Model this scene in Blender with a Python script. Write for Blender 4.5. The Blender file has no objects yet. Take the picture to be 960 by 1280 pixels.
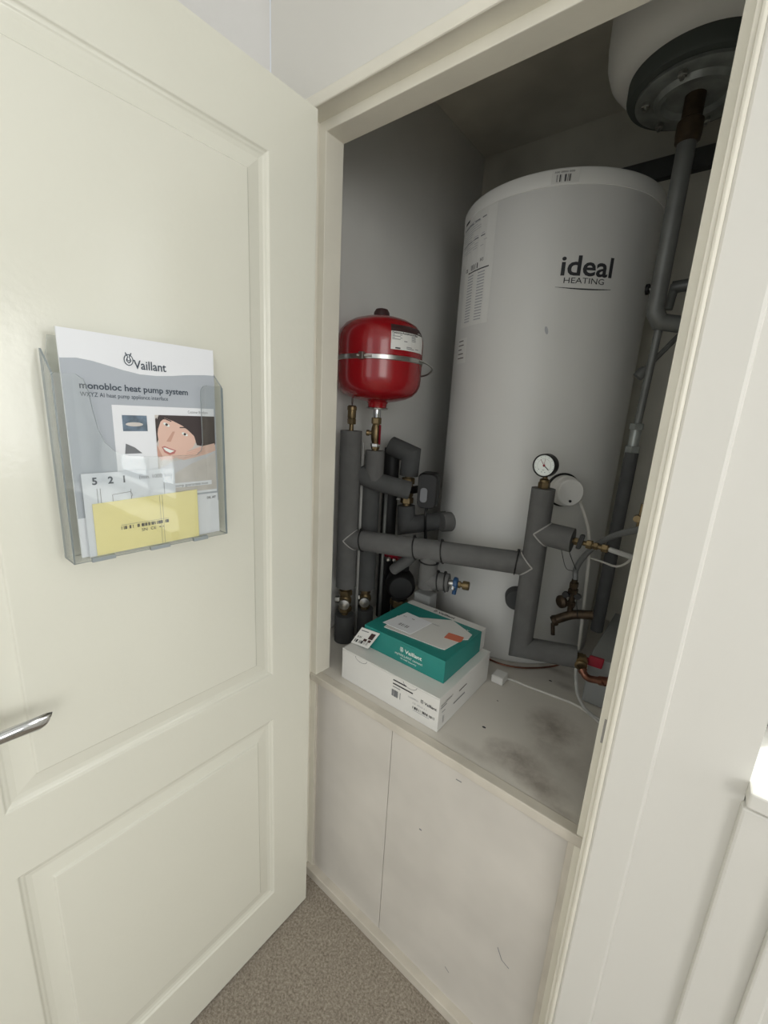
import bpy, math, random
from mathutils import Vector, Matrix
random.seed(5)
PI = math.pi
scn = bpy.context.scene
COL = scn.collection

# ------------------------------------------------------------------ camera
CAM = Vector((0.7153, -0.64645, 1.42902)); FPX = 524.31
RIGHT = Vector((0.78040796, 0.62287913, 0.05463519))
UP = Vector((-0.1863595, 0.14830069, 0.97122451))
FWD = Vector((-0.59685304, 0.76813313, -0.23181448))
def at(u, v, x=None, y=None, z=None):
    """point of the room seen at a pixel, on the plane x=, y= or z="""
    d = RIGHT*((u-480)/FPX) - UP*((v-640)/FPX) + FWD
    i, val = (0, x) if x is not None else (1, y) if y is not None else (2, z)
    return CAM + d*((val-CAM[i])/d[i])

# ------------------------------------------------------------------ materials
def srgb(r, g, b):
    f = lambda c: c/12.92 if c <= .04045 else ((c+.055)/1.055)**2.4
    return (f(r/255), f(g/255), f(b/255), 1)
def mat(name, col, rough=.5, metal=0, bump=0, bscale=60, mottle=0, mscale=6, coat=0, spec=.5, col2=None, detail=3):
    m = bpy.data.materials.new(name); m.use_nodes = True
    nt = m.node_tree; N = nt.nodes; L = nt.links
    b = N['Principled BSDF']; c = srgb(*col)
    b.inputs['Base Color'].default_value = c
    b.inputs['Roughness'].default_value = rough
    b.inputs['Metallic'].default_value = metal
    b.inputs['Specular IOR Level'].default_value = spec
    b.inputs['Coat Weight'].default_value = coat
    b.inputs['Coat Roughness'].default_value = .08
    tc = N.new('ShaderNodeTexCoord')
    if mottle:
        n = N.new('ShaderNodeTexNoise'); n.inputs['Scale'].default_value = mscale; n.inputs['Detail'].default_value = detail
        L.new(tc.outputs['Object'], n.inputs['Vector'])
        r = N.new('ShaderNodeValToRGB'); r.color_ramp.elements[0].position = .35; r.color_ramp.elements[1].position = .7
        d = srgb(*(col2 or [max(0, x*(1-mottle)) for x in col]))
        r.color_ramp.elements[0].color = d; r.color_ramp.elements[1].color = c
        L.new(n.outputs['Fac'], r.inputs['Fac']); L.new(r.outputs['Color'], b.inputs['Base Color'])
    if bump:
        n2 = N.new('ShaderNodeTexNoise'); n2.inputs['Scale'].default_value = bscale; n2.inputs['Detail'].default_value = 4
        L.new(tc.outputs['Object'], n2.inputs['Vector'])
        bp = N.new('ShaderNodeBump'); bp.inputs['Strength'].default_value = bump; bp.inputs['Distance'].default_value = .002
        L.new(n2.outputs['Fac'], bp.inputs['Height']); L.new(bp.outputs['Normal'], b.inputs['Normal'])
    return m
M = {}
M['door'] = mat('cream_gloss_paint', (228, 227, 214), .17, bump=.13, bscale=95, mottle=.012, mscale=2)
M['trim'] = mat('cream_trim_paint', (236, 232, 218), .35, bump=.08, bscale=40, mottle=.03, mscale=9)
M['wall'] = mat('white_emulsion', (228, 227, 225), .9, bump=.12, bscale=180)
M['arch'] = mat('white_satin_wall', (226, 224, 217), .5, bump=.05, bscale=90)
M['inner'] = mat('grey_cupboard_emulsion', (226, 226, 222), .9, bump=.15, bscale=120, mottle=.04, mscale=3)
M['innerdark'] = mat('bare_cupboard_plaster', (228, 225, 212), .95, bump=.2, bscale=60, mottle=.15, mscale=3)
M['ceil'] = mat('ceiling_paint', (225, 225, 222), .9)
M['ledge'] = None
M['lip'] = mat('worn_cream_timber', (216, 209, 196), .55, bump=.1, bscale=40, mottle=.07, mscale=12)
M['panel'] = mat('scuffed_white_board', (218, 213, 205), .6, bump=.1, bscale=30, mottle=.06, mscale=5)
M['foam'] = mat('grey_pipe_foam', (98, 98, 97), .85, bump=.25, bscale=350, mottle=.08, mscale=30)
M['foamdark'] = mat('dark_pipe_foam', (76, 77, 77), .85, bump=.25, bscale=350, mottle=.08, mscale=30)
M['foamcut'] = mat('cut_foam_edge', (165, 163, 160), .9, bump=.3, bscale=500)
M['brass'] = mat('aged_brass', (138, 120, 88), .42, .85, bump=.1, bscale=90, mottle=.25, mscale=40)
M['copper'] = mat('copper', (150, 104, 86), .36, .9, mottle=.2, mscale=30)
M['steel'] = mat('zinc_steel', (190, 190, 186), .28, 1, mottle=.08, mscale=30)
M['chrome'] = mat('polished_chrome', (205, 206, 208), .07, 1)
M['galv'] = mat('galvanised_flange', (158, 163, 160), .38, .45, mottle=.2, mscale=22, bump=.1)
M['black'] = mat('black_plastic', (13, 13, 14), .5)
M['rubber'] = mat('dark_rubber', (72, 78, 75), .75)
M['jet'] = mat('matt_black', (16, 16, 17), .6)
M['red'] = mat('red_enamel', (150, 14, 24), .24, coat=.3, mottle=.05, mscale=8)
M['tapbrown'] = mat('tarnished_tap', (84, 70, 54), .5, .6, mottle=.3, mscale=40)
M['darkpipe'] = mat('dull_grey_pipe', (112, 114, 112), .45, .3, mottle=.1, mscale=20)
M['redplastic'] = mat('red_plastic', (138, 20, 40), .4)
M['blueplastic'] = mat('blue_plastic', (30, 70, 110), .4)
M['tank'] = mat('white_casing', (214, 214, 211), .42, bump=.05, bscale=14, mottle=.02, mscale=4)
M['lid'] = mat('white_tank_lid', (236, 236, 232), .5)
M['white'] = mat('white_plastic', (225, 224, 220), .4)
M['hose'] = mat('grey_hose', (165, 165, 162), .5)
M['braid'] = mat('braided_hose', (120, 122, 122), .4, .4, bump=.6, bscale=500)
M['cable'] = mat('white_cable', (205, 203, 196), .5)
M['paper'] = mat('white_paper', (236, 238, 242), .6)
M['paper2'] = mat('leaflet_paper', (226, 230, 236), .55)
M['yellow'] = mat('yellow_paper', (248, 236, 166), .6)
M['label'] = mat('label_white', (222, 222, 218), .5)
M['ink'] = mat('black_ink', (45, 46, 50), .6)
M['greyink'] = mat('grey_ink', (120, 122, 126), .6)
M['logoink'] = mat('slate_ink', (66, 76, 88), .6)
M['paleink'] = mat('pale_grey_ink', (170, 172, 176), .6)
M['teal'] = mat('teal_card', (38, 138, 130), .45, mottle=.06, mscale=12)
M['whitecard'] = mat('white_card', (226, 225, 221), .55, bump=.05, bscale=50, mottle=.02)
M['orange'] = mat('orange_print', (214, 120, 92), .5)
M['brown'] = mat('dark_brown_print', (58, 34, 34), .5)
M['brgrey'] = mat('brochure_grey', (176, 182, 190), .5)
M['sofa'] = mat('printed_cream', (214, 208, 202), .5, mottle=.05, mscale=40)
M['skin'] = mat('printed_skin', (226, 190, 174), .5)
M['skin2'] = mat('printed_skin_shade', (204, 160, 143), .5)
M['hair'] = mat('printed_dark_hair', (62, 52, 52), .5)
M['sleeve'] = mat('printed_sleeve', (206, 206, 210), .5)
M['lips'] = mat('printed_lips', (190, 118, 112), .5)
M['sky'] = mat('printed_blue_grey', (118, 138, 158), .5, mottle=.3, mscale=60)
M['tealdark'] = mat('teal_line', (24, 104, 100), .5)
M['whiteink'] = mat('white_ink', (238, 244, 240), .5)
M['boxing'] = mat('grey_painted_boxing', (150, 152, 151), .8, mottle=.06, mscale=8)
M['glasswin'] = None

def carpet():
    m = mat('taupe_carpet', (150, 138, 124), .95, spec=.1)
    nt = m.node_tree; N = nt.nodes; L = nt.links; b = N['Principled BSDF']
    tc = N.new('ShaderNodeTexCoord')
    n = N.new('ShaderNodeTexNoise'); n.inputs['Scale'].default_value = 170; n.inputs['Detail'].default_value = 6; n.inputs['Roughness'].default_value = .85
    w = N.new('ShaderNodeTexNoise'); w.inputs['Scale'].default_value = 24
    L.new(tc.outputs['Object'], n.inputs['Vector']); L.new(tc.outputs['Object'], w.inputs['Vector'])
    r = N.new('ShaderNodeValToRGB'); r.color_ramp.elements[0].position = .36; r.color_ramp.elements[1].position = .66
    r.color_ramp.elements[0].color = srgb(120, 109, 97); r.color_ramp.elements[1].color = srgb(205, 195, 180)
    mx = N.new('ShaderNodeMath'); mx.operation = 'MULTIPLY_ADD'; mx.inputs[1].default_value = .07
    L.new(w.outputs['Fac'], mx.inputs[0]); L.new(n.outputs['Fac'], mx.inputs[2])
    sb = N.new('ShaderNodeMath'); sb.operation = 'SUBTRACT'; sb.inputs[1].default_value = .035
    L.new(mx.outputs[0], sb.inputs[0]); L.new(sb.outputs[0], r.inputs['Fac']); L.new(r.outputs['Color'], b.inputs['Base Color'])
    bp = N.new('ShaderNodeBump'); bp.inputs['Strength'].default_value = .9; bp.inputs['Distance'].default_value = .004
    L.new(n.outputs['Fac'], bp.inputs['Height']); L.new(bp.outputs['Normal'], b.inputs['Normal'])
    return m
M['carpet'] = carpet()

def ledge_mat():
    m = mat('stained_board', (198, 192, 184), .5, bump=.12, bscale=40)
    nt = m.node_tree; N = nt.nodes; L = nt.links; b = N['Principled BSDF']
    tc = N.new('ShaderNodeTexCoord')
    base = N.new('ShaderNodeRGB'); base.outputs[0].default_value = srgb(216, 211, 202)
    cur = base.outputs[0]
    n = N.new('ShaderNodeTexNoise'); n.inputs['Scale'].default_value = 26; n.inputs['Detail'].default_value = 7; n.inputs['Roughness'].default_value = .65
    L.new(tc.outputs['Object'], n.inputs['Vector'])
    # individual dirty patches: (x, y, rx, ry, strength)
    for (x, y, rx, ry, s) in [(.525, .31, .075, .085, .62), (.49, .155, .085, .05, .75), (.56, .12, .07, .035, .6), (.46, .56, .06, .022, .5), (.50, .50, .035, .02, .5), (.55, .22, .08, .05, .22), (.61, .22, .06, .14, .16), (.42, .11, .10, .02, .25), (.60, .09, .06, .014, .4)]:
        mp = N.new('ShaderNodeMapping'); mp.inputs['Location'].default_value = (-x/rx, -y/ry, 0); mp.inputs['Scale'].default_value = (1/rx, 1/ry, 0)
        L.new(tc.outputs['Object'], mp.inputs['Vector'])
        ln = N.new('ShaderNodeVectorMath'); ln.operation = 'LENGTH'; L.new(mp.outputs[0], ln.inputs[0])
        inv = N.new('ShaderNodeMapRange'); inv.inputs[1].default_value = 0; inv.inputs[2].default_value = 1.25; inv.inputs[3].default_value = 1.0; inv.inputs[4].default_value = 0
        L.new(ln.outputs['Value'], inv.inputs[0])
        ad = N.new('ShaderNodeMath'); ad.operation = 'MULTIPLY'; L.new(inv.outputs[0], ad.inputs[0]); L.new(n.outputs['Fac'], ad.inputs[1])
        rr = N.new('ShaderNodeMapRange'); rr.inputs[1].default_value = .1; rr.inputs[2].default_value = .52; rr.inputs[3].default_value = 0; rr.inputs[4].default_value = s
        L.new(ad.outputs[0], rr.inputs[0])
        mx = N.new('ShaderNodeMixRGB'); mx.inputs[2].default_value = srgb(112, 98, 86)
        L.new(rr.outputs[0], mx.inputs[0]); L.new(cur, mx.inputs[1]); cur = mx.outputs[0]
    L.new(cur, b.inputs['Base Color'])
    return m
M['ledge'] = ledge_mat()

def clear(name, tint, gloss=.06, fac_add=0.0):
    m = bpy.data.materials.new(name); m.use_nodes = True; nt = m.node_tree; N = nt.nodes; L = nt.links
    N.remove(N['Principled BSDF']); out = N['Material Output']
    t = N.new('ShaderNodeBsdfTransparent'); t.inputs[0].default_value = tint
    g = N.new('ShaderNodeBsdfGlossy'); g.inputs['Roughness'].default_value = gloss
    f = N.new('ShaderNodeFresnel'); ge_ = N.new('ShaderNodeNewGeometry'); ir = N.new('ShaderNodeMapRange'); ir.inputs[3].default_value = 1.49; ir.inputs[4].default_value = 1/1.49
    L.new(ge_.outputs['Backfacing'], ir.inputs[0]); L.new(ir.outputs[0], f.inputs[0])
    a = N.new('ShaderNodeMath'); a.operation = 'ADD'; a.inputs[1].default_value = fac_add; a.use_clamp = True
    mx = N.new('ShaderNodeMixShader'); L.new(f.outputs[0], a.inputs[0]); L.new(a.outputs[0], mx.inputs[0]); L.new(t.outputs[0], mx.inputs[1]); L.new(g.outputs[0], mx.inputs[2])
    tc = N.new('ShaderNodeTexCoord'); n = N.new('ShaderNodeTexNoise'); n.inputs['Scale'].default_value = 14
    bp = N.new('ShaderNodeBump'); bp.inputs['Strength'].default_value = .06; bp.inputs['Distance'].default_value = .004
    L.new(tc.outputs['Object'], n.inputs['Vector']); L.new(n.outputs['Fac'], bp.inputs['Height']); L.new(bp.outputs['Normal'], g.inputs['Normal'])
    L.new(mx.outputs[0], out.inputs[0]); return m
M['acrylic'] = clear('clear_acrylic', (.97, .98, .98, 1), .03, .03)
M['acrylicedge'] = mat('acrylic_edge', (150, 158, 160), .15)
M['winglass'] = clear('window_glass', (.98, .99, .99, 1), .01)

# ------------------------------------------------------------------ mesh helpers
def setp(o, label=None, cat=None, group=None, kind=None):
    if label: o['label'] = label
    if cat: o['category'] = cat
    if group: o['group'] = group
    if kind: o['kind'] = kind
    return o
def empty(name, loc=(0, 0, 0), rz=0, **k):
    o = bpy.data.objects.new(name, None); COL.objects.link(o); o.location = loc; o.rotation_euler = (0, 0, rz)
    o.empty_display_size = .05
    return setp(o, **k)
class MB:
    """collects vertices and faces; build() links them as ONE mesh object"""
    def __init__(s): s.v = []; s.f = []; s.mi = []; s.mats = []; s.m = 0; s.sm = []
    def use(s, m):
        if m not in s.mats: s.mats.append(m)
        s.m = s.mats.index(m); return s
    def add(s, vs, fs, smooth=False):
        b = len(s.v); s.v += [tuple(v) for v in vs]
        for f in fs: s.f.append(tuple(i+b for i in f)); s.mi.append(s.m); s.sm.append(smooth)
        return s
    def box(s, x0, x1, y0, y1, z0, z1):
        v = [(x, y, z) for z in (z0, z1) for y in (y0, y1) for x in (x0, x1)]
        return s.add(v, [(0, 2, 3, 1), (4, 5, 7, 6), (0, 1, 5, 4), (2, 6, 7, 3), (0, 4, 6, 2), (1, 3, 7, 5)])
    def prism(s, pts, axis, a, b):
        """polygon pts in the plane normal to axis, extruded a..b"""
        def P(p, h): return {0: (h, p[0], p[1]), 1: (p[0], h, p[1]), 2: (p[0], p[1], h)}[axis]
        n = len(pts); v = [P(p, a) for p in pts]+[P(p, b) for p in pts]
        f = [tuple(range(n)), tuple(reversed(range(n, 2*n)))]+[(i, i+n, (i+1) % n+n, (i+1) % n) for i in range(n)]
        return s.add(v, f)
    def tube(s, pts, r, n=20, cap=True, smooth=True, vstart=None, vend=None):
        """polyline tube with mitred corners; vstart/vend = direction of a main pipe the end is notched round"""
        pts = [Vector(p) for p in pts]; rr = r if isinstance(r, (list, tuple)) else [r]*len(pts)
        T = [(pts[i+1]-pts[i]).normalized() for i in range(len(pts)-1)]
        ref = Vector((0, 0, 1)) if abs(T[0].z) < .9 else Vector((1, 0, 0))
        u = T[0].cross(ref).normalized(); w = T[0].cross(u).normalized()
        ring0 = [(u*math.cos(2*PI*i/n)+w*math.sin(2*PI*i/n)) for i in range(n)]
        V = []; offs = ring0; t = T[0]
        for k, p in enumerate(pts):
            if k == 0:
                R = [p+o*rr[0] for o in offs]
                if vstart is not None:
                    m = Vector(vstart).normalized(); R = [p+o*rr[0]+t*abs((o*rr[0]).dot(m)) for o in offs]
            elif k == len(pts)-1:
                R = [p+o*rr[k] for o in offs]
                if vend is not None:
                    m = Vector(vend).normalized(); R = [p+o*rr[k]-t*abs((o*rr[k]).dot(m)) for o in offs]
            else:
                t2 = T[k]; nrm = (t+t2).normalized()
                R = []
                for o in offs:
                    q = o*rr[k]; R.append(p+q-t*(q.dot(nrm)/t.dot(nrm)))
                q = t.rotation_difference(t2); offs = [q @ o for o in offs]; t = t2
            V += R
        m_ = len(pts); F = []
        for k in range(m_-1):
            for i in range(n):
                j = (i+1) % n; F.append((k*n+i, k*n+j, (k+1)*n+j, (k+1)*n+i))
        s.add(V, F, smooth)
        if cap:
            b = len(s.v)-len(V)
            s.f.append(tuple(range(b+n-1, b-1, -1))); s.mi.append(s.m); s.sm.append(False)
            s.f.append(tuple(b+(m_-1)*n+i for i in range(n))); s.mi.append(s.m); s.sm.append(False)
        s.A, s.B = V[:n], V[-n:]
        return s
    def curve(s, pts, r, n=10, seg=8, **k):
        """smooth tube through points (Catmull-Rom)"""
        P = [Vector(p) for p in pts]; P = [P[0]*2-P[1]]+P+[P[-1]*2-P[-2]]; out = []
        for i in range(1, len(P)-2):
            a, b, c, d = P[i-1:i+3]
            for q in range(seg):
                t = q/seg
                out.append(.5*((2*b)+(c-a)*t+(2*a-5*b+4*c-d)*t*t+(-a+3*b-3*c+d)*t**3))
        out.append(P[-2]); return s.tube(out, r, n, **k)
    def lathe(s, prof, o=(0, 0, 0), axis=(0, 0, 1), n=48, smooth=True):
        """profile [(r, h)] turned round axis at o"""
        o = Vector(o); a = Vector(axis).normalized(); ref = Vector((0, 0, 1)) if abs(a.z) < .9 else Vector((1, 0, 0))
        u = a.cross(ref).normalized(); w = a.cross(u)
        V = []; F = []
        for r, h in prof:
            for i in range(n):
                q = 2*PI*i/n; V.append(o+a*h+(u*math.cos(q)+w*math.sin(q))*r)
        for k in range(len(prof)-1):
            for i in range(n):
                j = (i+1) % n; F.append((k*n+i, k*n+j, (k+1)*n+j, (k+1)*n+i))
        s.add(V, F, smooth)
        b = len(s.v)-len(V)
        for k, rev in ((0, True), (len(prof)-1, False)):
            if prof[k][0] > 1e-5:
                c = [b+k*n+i for i in range(n)]
                if rev: c.reverse()
                s.f.append(tuple(c)); s.mi.append(s.m); s.sm.append(False)
        return s
    def hexn(s, o, axis, r, l):
        return s.lathe([(r*.92, 0), (r, l*.12), (r, l*.88), (r*.92, l)], o, axis, 6, False)
    def build(s, name, parent=None, m=None, bevel=0, segs=2, auto=35, **k):
        if m is not None and not s.mats: s.mats.append(m)
        me = bpy.data.meshes.new(name); me.from_pydata(s.v, [], s.f)
        for q in s.mats: me.materials.append(q)
        me.polygons.foreach_set('material_index', s.mi); me.polygons.foreach_set('use_smooth', s.sm)
        import bmesh
        bm = bmesh.new(); bm.from_mesh(me); bmesh.ops.recalc_face_normals(bm, faces=bm.faces)
        for e in bm.edges:
            if len(e.link_faces) == 2 and e.calc_face_angle(0) > math.radians(auto): e.smooth = False
        bm.to_mesh(me); bm.free(); me.update()
        o = bpy.data.objects.new(name, me); COL.objects.link(o)
        if parent: o.parent = parent
        if bevel:
            b = o.modifiers.new('bevel', 'BEVEL'); b.width = bevel; b.segments = segs; b.limit_method = 'ANGLE'; b.angle_limit = math.radians(40); b.harden_normals = False
        return setp(o, **k)

_fc = {}
def text2d(t, size, bold=0, spacing=1.0, shear=0):
    key = (t, size, bold, spacing, shear)
    if key not in _fc:
        c = bpy.data.curves.new('txt', 'FONT'); c.body = t; c.size = size; c.offset = bold*size; c.space_character = spacing; c.shear = shear
        c.resolution_u = 3
        o = bpy.data.objects.new('txt', c); me = bpy.data.meshes.new_from_object(o)
        vs = [(v.co.x, v.co.y) for v in me.vertices]; fs = [tuple(p.vertices) for p in me.polygons]
        bpy.data.objects.remove(o); bpy.data.curves.remove(c); bpy.data.meshes.remove(me)
        _fc[key] = (vs, fs)
    return _fc[key]
class Sheet:
    """flat printing laid on a surface by mapping (u, v, height) -> point"""
    def __init__(s, fn): s.fn = fn; s.mb = MB()
    def poly(s, pts, m, h=.0004):
        s.mb.use(m).add([s.fn(u, v, h) for u, v in pts], [tuple(range(len(pts)))]); return s
    def rect(s, u0, v0, u1, v1, m, h=.0004, nu=1):
        for i in range(nu):
            a = u0+(u1-u0)*i/nu; b = u0+(u1-u0)*(i+1)/nu
            s.poly([(a, v0), (b, v0), (b, v1), (a, v1)], m, h)
        return s
    def text(s, t, u, v, size, m, h=.0008, bold=0, spacing=1.0, width=None, rot=0, center=False):
        vs, fs = text2d(t, size, bold, spacing)
        if not vs: return s
        x0 = min(p[0] for p in vs); x1 = max(p[0] for p in vs); k = width/(x1-x0) if width else 1
        if center: u -= (x1-x0)*k/2
        c, sn = math.cos(rot), math.sin(rot)
        P = [((p[0]-x0)*k, p[1]) for p in vs]
        s.mb.use(m).add([s.fn(u+a*c-b*sn, v+a*sn+b*c, h) for a, b in P], fs); return s
    def bars(s, u0, v0, u1, v1, m, n=28, h=.0008, seed=1):
        r = random.Random(seed); w = (u1-u0)/n
        for i in range(n):
            if r.random() < .62: s.rect(u0+i*w, v0, u0+i*w+w*r.choice((.45, .8, 1)), v1, m, h)
        return s
    def ellipse(s, cu, cv, ru, rv, m, h=.0005, n=24, rot=0, a0=0, a1=2*PI):
        c, sn = math.cos(rot), math.sin(rot); P = []
        for i in range(n):
            q = a0+(a1-a0)*i/n; a = ru*math.cos(q); b = rv*math.sin(q); P.append((cu+a*c-b*sn, cv+a*sn+b*c))
        return s.poly(P, m, h)
    def line(s, pts, w, m, h=.0006):
        for a, b in zip(pts, pts[1:]):
            d = Vector((b[0]-a[0], b[1]-a[1])); 
            if d.length < 1e-9: continue
            d.normalize(); n = Vector((-d.y, d.x))*w/2
            s.poly([(a[0]-n.x, a[1]-n.y), (b[0]-n.x, b[1]-n.y), (b[0]+n.x, b[1]+n.y), (a[0]+n.x, a[1]+n.y)], m, h)
        return s
    def crest(s, cu, cv, r, m, bg):
        """oval crest with two ears and small mark inside"""
        s.ellipse(cu, cv, r*.82, r, m, .0007); s.ellipse(cu, cv, r*.66, r*.84, bg, .0009)
        s.line([(cu-r*.5, cv+r*1.25), (cu-r*.12, cv+r*.5), (cu-r*.4, cv-r*.1), (cu, cv-r*.55), (cu+r*.4, cv-r*.1), (cu+r*.12, cv+r*.5), (cu+r*.5, cv+r*1.25)], r*.17, m, .0011)
        s.line([(cu-r*.25, cv+r*.05), (cu, cv-r*.2), (cu+r*.25, cv+r*.05)], r*.14, m, .0011)
        return s
    def build(s, name, parent, **k): 
        o = s.mb.build(name, parent, **k); return o
def plane_map(O, U, V):
    O = Vector(O); U = Vector(U).normalized(); V = Vector(V).normalized(); N = U.cross(V)
    return lambda u, v, h: O+U*u+V*v+N*h
def cyl_map(c, r, a0, z0):
    """u runs anticlockwise seen from outside-left to right round a vertical cylinder from angle a0"""
    return lambda u, v, h: Vector((c[0]+(r+h)*math.cos(a0+u/r), c[1]+(r+h)*math.sin(a0+u/r), z0+v))

# ------------------------------------------------------------------ the room shell
Y0 = .025
def struct(name, mb, m, bevel=0, **k): return mb.build(name, None, m, bevel=bevel, kind='structure', **k)
struct('floor', MB().box(-.175, 2.6, -3.2, .07, -.05, 0), M['carpet'], label='taupe short-pile carpet on the landing')
struct('ceiling', MB().box(-.205, 2.6, -3.2, .10, 2.4, 2.45), M['ceil'], label='white ceiling over landing and cupboard')
struct('wall_left', MB().box(-.215, -.178, -3.2, Y0, 0, 2.4), M['wall'], label='white landing wall behind the open door')
o = struct('wall_front', MB().prism([(-.178, 0), (-.178, 2.4), (.7275, 2.4), (.7275, 0), (.668, 0), (.668, 2.018), (-.075, 2.018), (-.075, 0)], 1, Y0, .114), M['arch'], bevel=.005, label='white wall around the cupboard opening')
struct('wall_splay', MB().prism([(.7265, .0315), (.8295, .037), (.8295, .052), (.80, .114), (.7265, .114)], 2, 0, 2.4), M['arch'], label='narrow white wall strip right of the cupboard corner')
struct('wall_right', MB().box(2.6, 2.65, -3.2, -1.1, 0, 2.4).box(2.6, 2.65, .3, .35, 0, 2.4).box(2.6, 2.65, -1.1, .35, 0, .95).box(2.6, 2.65, -1.1, .35, 2.2, 2.4), M['wall'], label='far white landing wall with a window')
struct('wall_window', MB().box(.800, .8295, .060, .30, 0, 2.4).box(.8295, .85, .19, .30, 0, 2.4).box(.85, 2.6, .10, .30, 0, .94).box(.85, 2.6, .10, .30, 2.2, 2.4).box(2.0, 2.6, .10, .30, .94, 2.2), M['wall'], label='white wall under and over the landing window')
# window_1 : sill and frame at the right edge
w = empty('window_1', (.85, .2, .95), kind='structure', label='white framed landing window at the right edge')
def local(mb, e):
    L = e.location; mb.v = [(x-L[0], y-L[1], z-L[2]) for x, y, z in mb.v]; return mb
local(MB().box(.829, 2.0, .012, .22, .952, .976), w).build('window_sill', w, M['arch'], bevel=.003)
local(MB().box(.85, .89, .19, .25, .976, 2.2).box(1.96, 2.0, .19, .25, .976, 2.2).box(.85, 2.0, .19, .25, .976, 1.02).box(.85, 2.0, .19, .25, 2.16, 2.2).box(1.4, 1.44, .19, .25, .976, 2.2), w).build('window_frame', w, M['white'], bevel=.004)
local(MB().box(.89, 1.96, .215, .221, 1.02, 2.16), w).build('pane', w, M['winglass'])
struct('trim_3', MB().box(.8275, 2.0, .022, .10, 0, .944), M['arch'], bevel=.004, label='white boxed apron below the window sill')
struct('trim_4', MB().box(.884, .905, .008, .0215, 0, .90), M['arch'], bevel=.003, label='narrow white upright on the boxed apron')
w = empty('window_2', (2.62, -.4, .95), kind='structure', label='landing window on the far right wall')
local(MB().box(2.6, 2.66, -1.1, -1.05, .95, 2.2).box(2.6, 2.66, .25, .3, .95, 2.2).box(2.6, 2.66, -1.1, .3, .95, 1.0).box(2.6, 2.66, -1.1, .3, 2.15, 2.2).box(2.6, 2.66, -.43, -.38, .95, 2.2), w).build('window_frame', w, M['white'], bevel=.004)

# door lining (jambs, head, stops) and its bead
t = MB()
t.prism([(-.075, 0), (-.075, 2.018), (.668, 2.018), (.668, 0), (.657, 0), (.657, 2.006), (-.062, 2.006), (-.062, 0)], 1, Y0-.001, .114)
struct('trim_1', t, M['trim'], bevel=.0015, label='cream painted door lining round the cupboard opening')
t = MB(); t.prism([(-.063, 0), (-.063, 2.007), (.658, 2.007), (.658, 0), (.643, 0), (.643, 1.9865), (-.042, 1.9865), (-.042, 0)], 1, .062, .115)
struct('trim_2', t, M['trim'], bevel=.0015, label='cream painted door stop inside the lining')
t = MB(); t.prism([(-.082, 0), (-.082, 2.026), (.6695, 2.026), (.6695, 0), (.6625, 0), (.6625, 2.003), (-.066, 2.003), (-.066, 0)], 1, .019, Y0)
struct('trim_5', t, M['trim'], bevel=.003, label='slim cream bead round the front of the opening')
# strike recess in the right jamb
q = at(757, 915, y=.061)
sk = MB().use(M['foamcut']).box(.6505, .6575, .0595, .0625, q.z-.022, q.z+.022)
s_ = sk.build('strike_plate', None); setp(s_, 'small brown latch strike set in the right jamb', 'strike plate')
# cupboard inside
struct('wall_inner_left', MB().box(-.205, -.2, .114, 1.045, 0, 2.4), M['inner'], label='grey left wall inside the cupboard')
struct('wall_inner_back', MB().box(-.2, .74, 1.04, 1.045, 0, 2.4), M['innerdark'], label='shadowed back wall inside the cupboard')
struct('wall_inner_right', MB().box(.74, .745, .114, 1.045, 0, 2.4), M['inner'], label='right wall inside the cupboard')
struct('ceiling_inner', MB().box(-.205, .745, .10, 1.045, 2.4, 2.45), M['innerdark'], label='dark unpainted cupboard ceiling')
struct('trim_6', MB().box(-.2, .74, 1.015, 1.04, 2.17, 2.225), M['foamdark'], label='dark rail high on the cupboard back wall')
struct('trim_7', MB().box(.552, .74, .465, .80, .712, .845), M['boxing'], bevel=.003, label='grey boxing low in the right rear corner')

# ------------------------------------------------------------------ boxed platform under the cylinder
pf = empty('cupboard_platform', (.3, .06, 0), label='scuffed white boarded platform with ledge carrying boxes and cylinder', cat='platform')
def lb(e, mb): return local(mb, e)
lb(pf, MB().prism([(-.0615, .0825), (.6565, .0825), (.6565, .1155), (.7395, .1155), (.7395, 1.0395), (-.1995, 1.0395), (-.1995, .1155), (-.0615, .1155)], 2, .690, .710)).build('ledge_board', pf, None) 
pf.children[0].data.materials.append(M['ledge'])
# keep stain coordinates in world space: shift the mesh back through the object origin
ch = pf.children[0]; ch.data.transform(Matrix.Translation(pf.location)); ch.location = -pf.location
lb(pf, MB().box(-.0615, .6565, .058, .083, .689, .7115)).build('front_lip', pf, M['lip'], bevel=.002)
xm0 = .222
lb(pf, MB().box(-.0615, xm0-.0008, .070, .082, .03, .689)).build('front_panel', pf, M['panel'], bevel=.0012)
lb(pf, MB().box(xm0+.0008, .6565, .070, .082, .03, .689)).build('front_panel', pf, M['panel'], bevel=.0012)
lb(pf, MB().box(-.0615, -.040, .063, .070, .03, .689)).build('batten', pf, M['lip'], bevel=.0015)
lb(pf, MB().box(.632, .6565, .063, .070, .03, .689)).build('batten', pf, M['lip'], bevel=.0015)
lb(pf, MB().box(-.0615, .6565, .048, .0815, 0, .031)).build('plinth', pf, M['lip'], bevel=.002)
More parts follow.
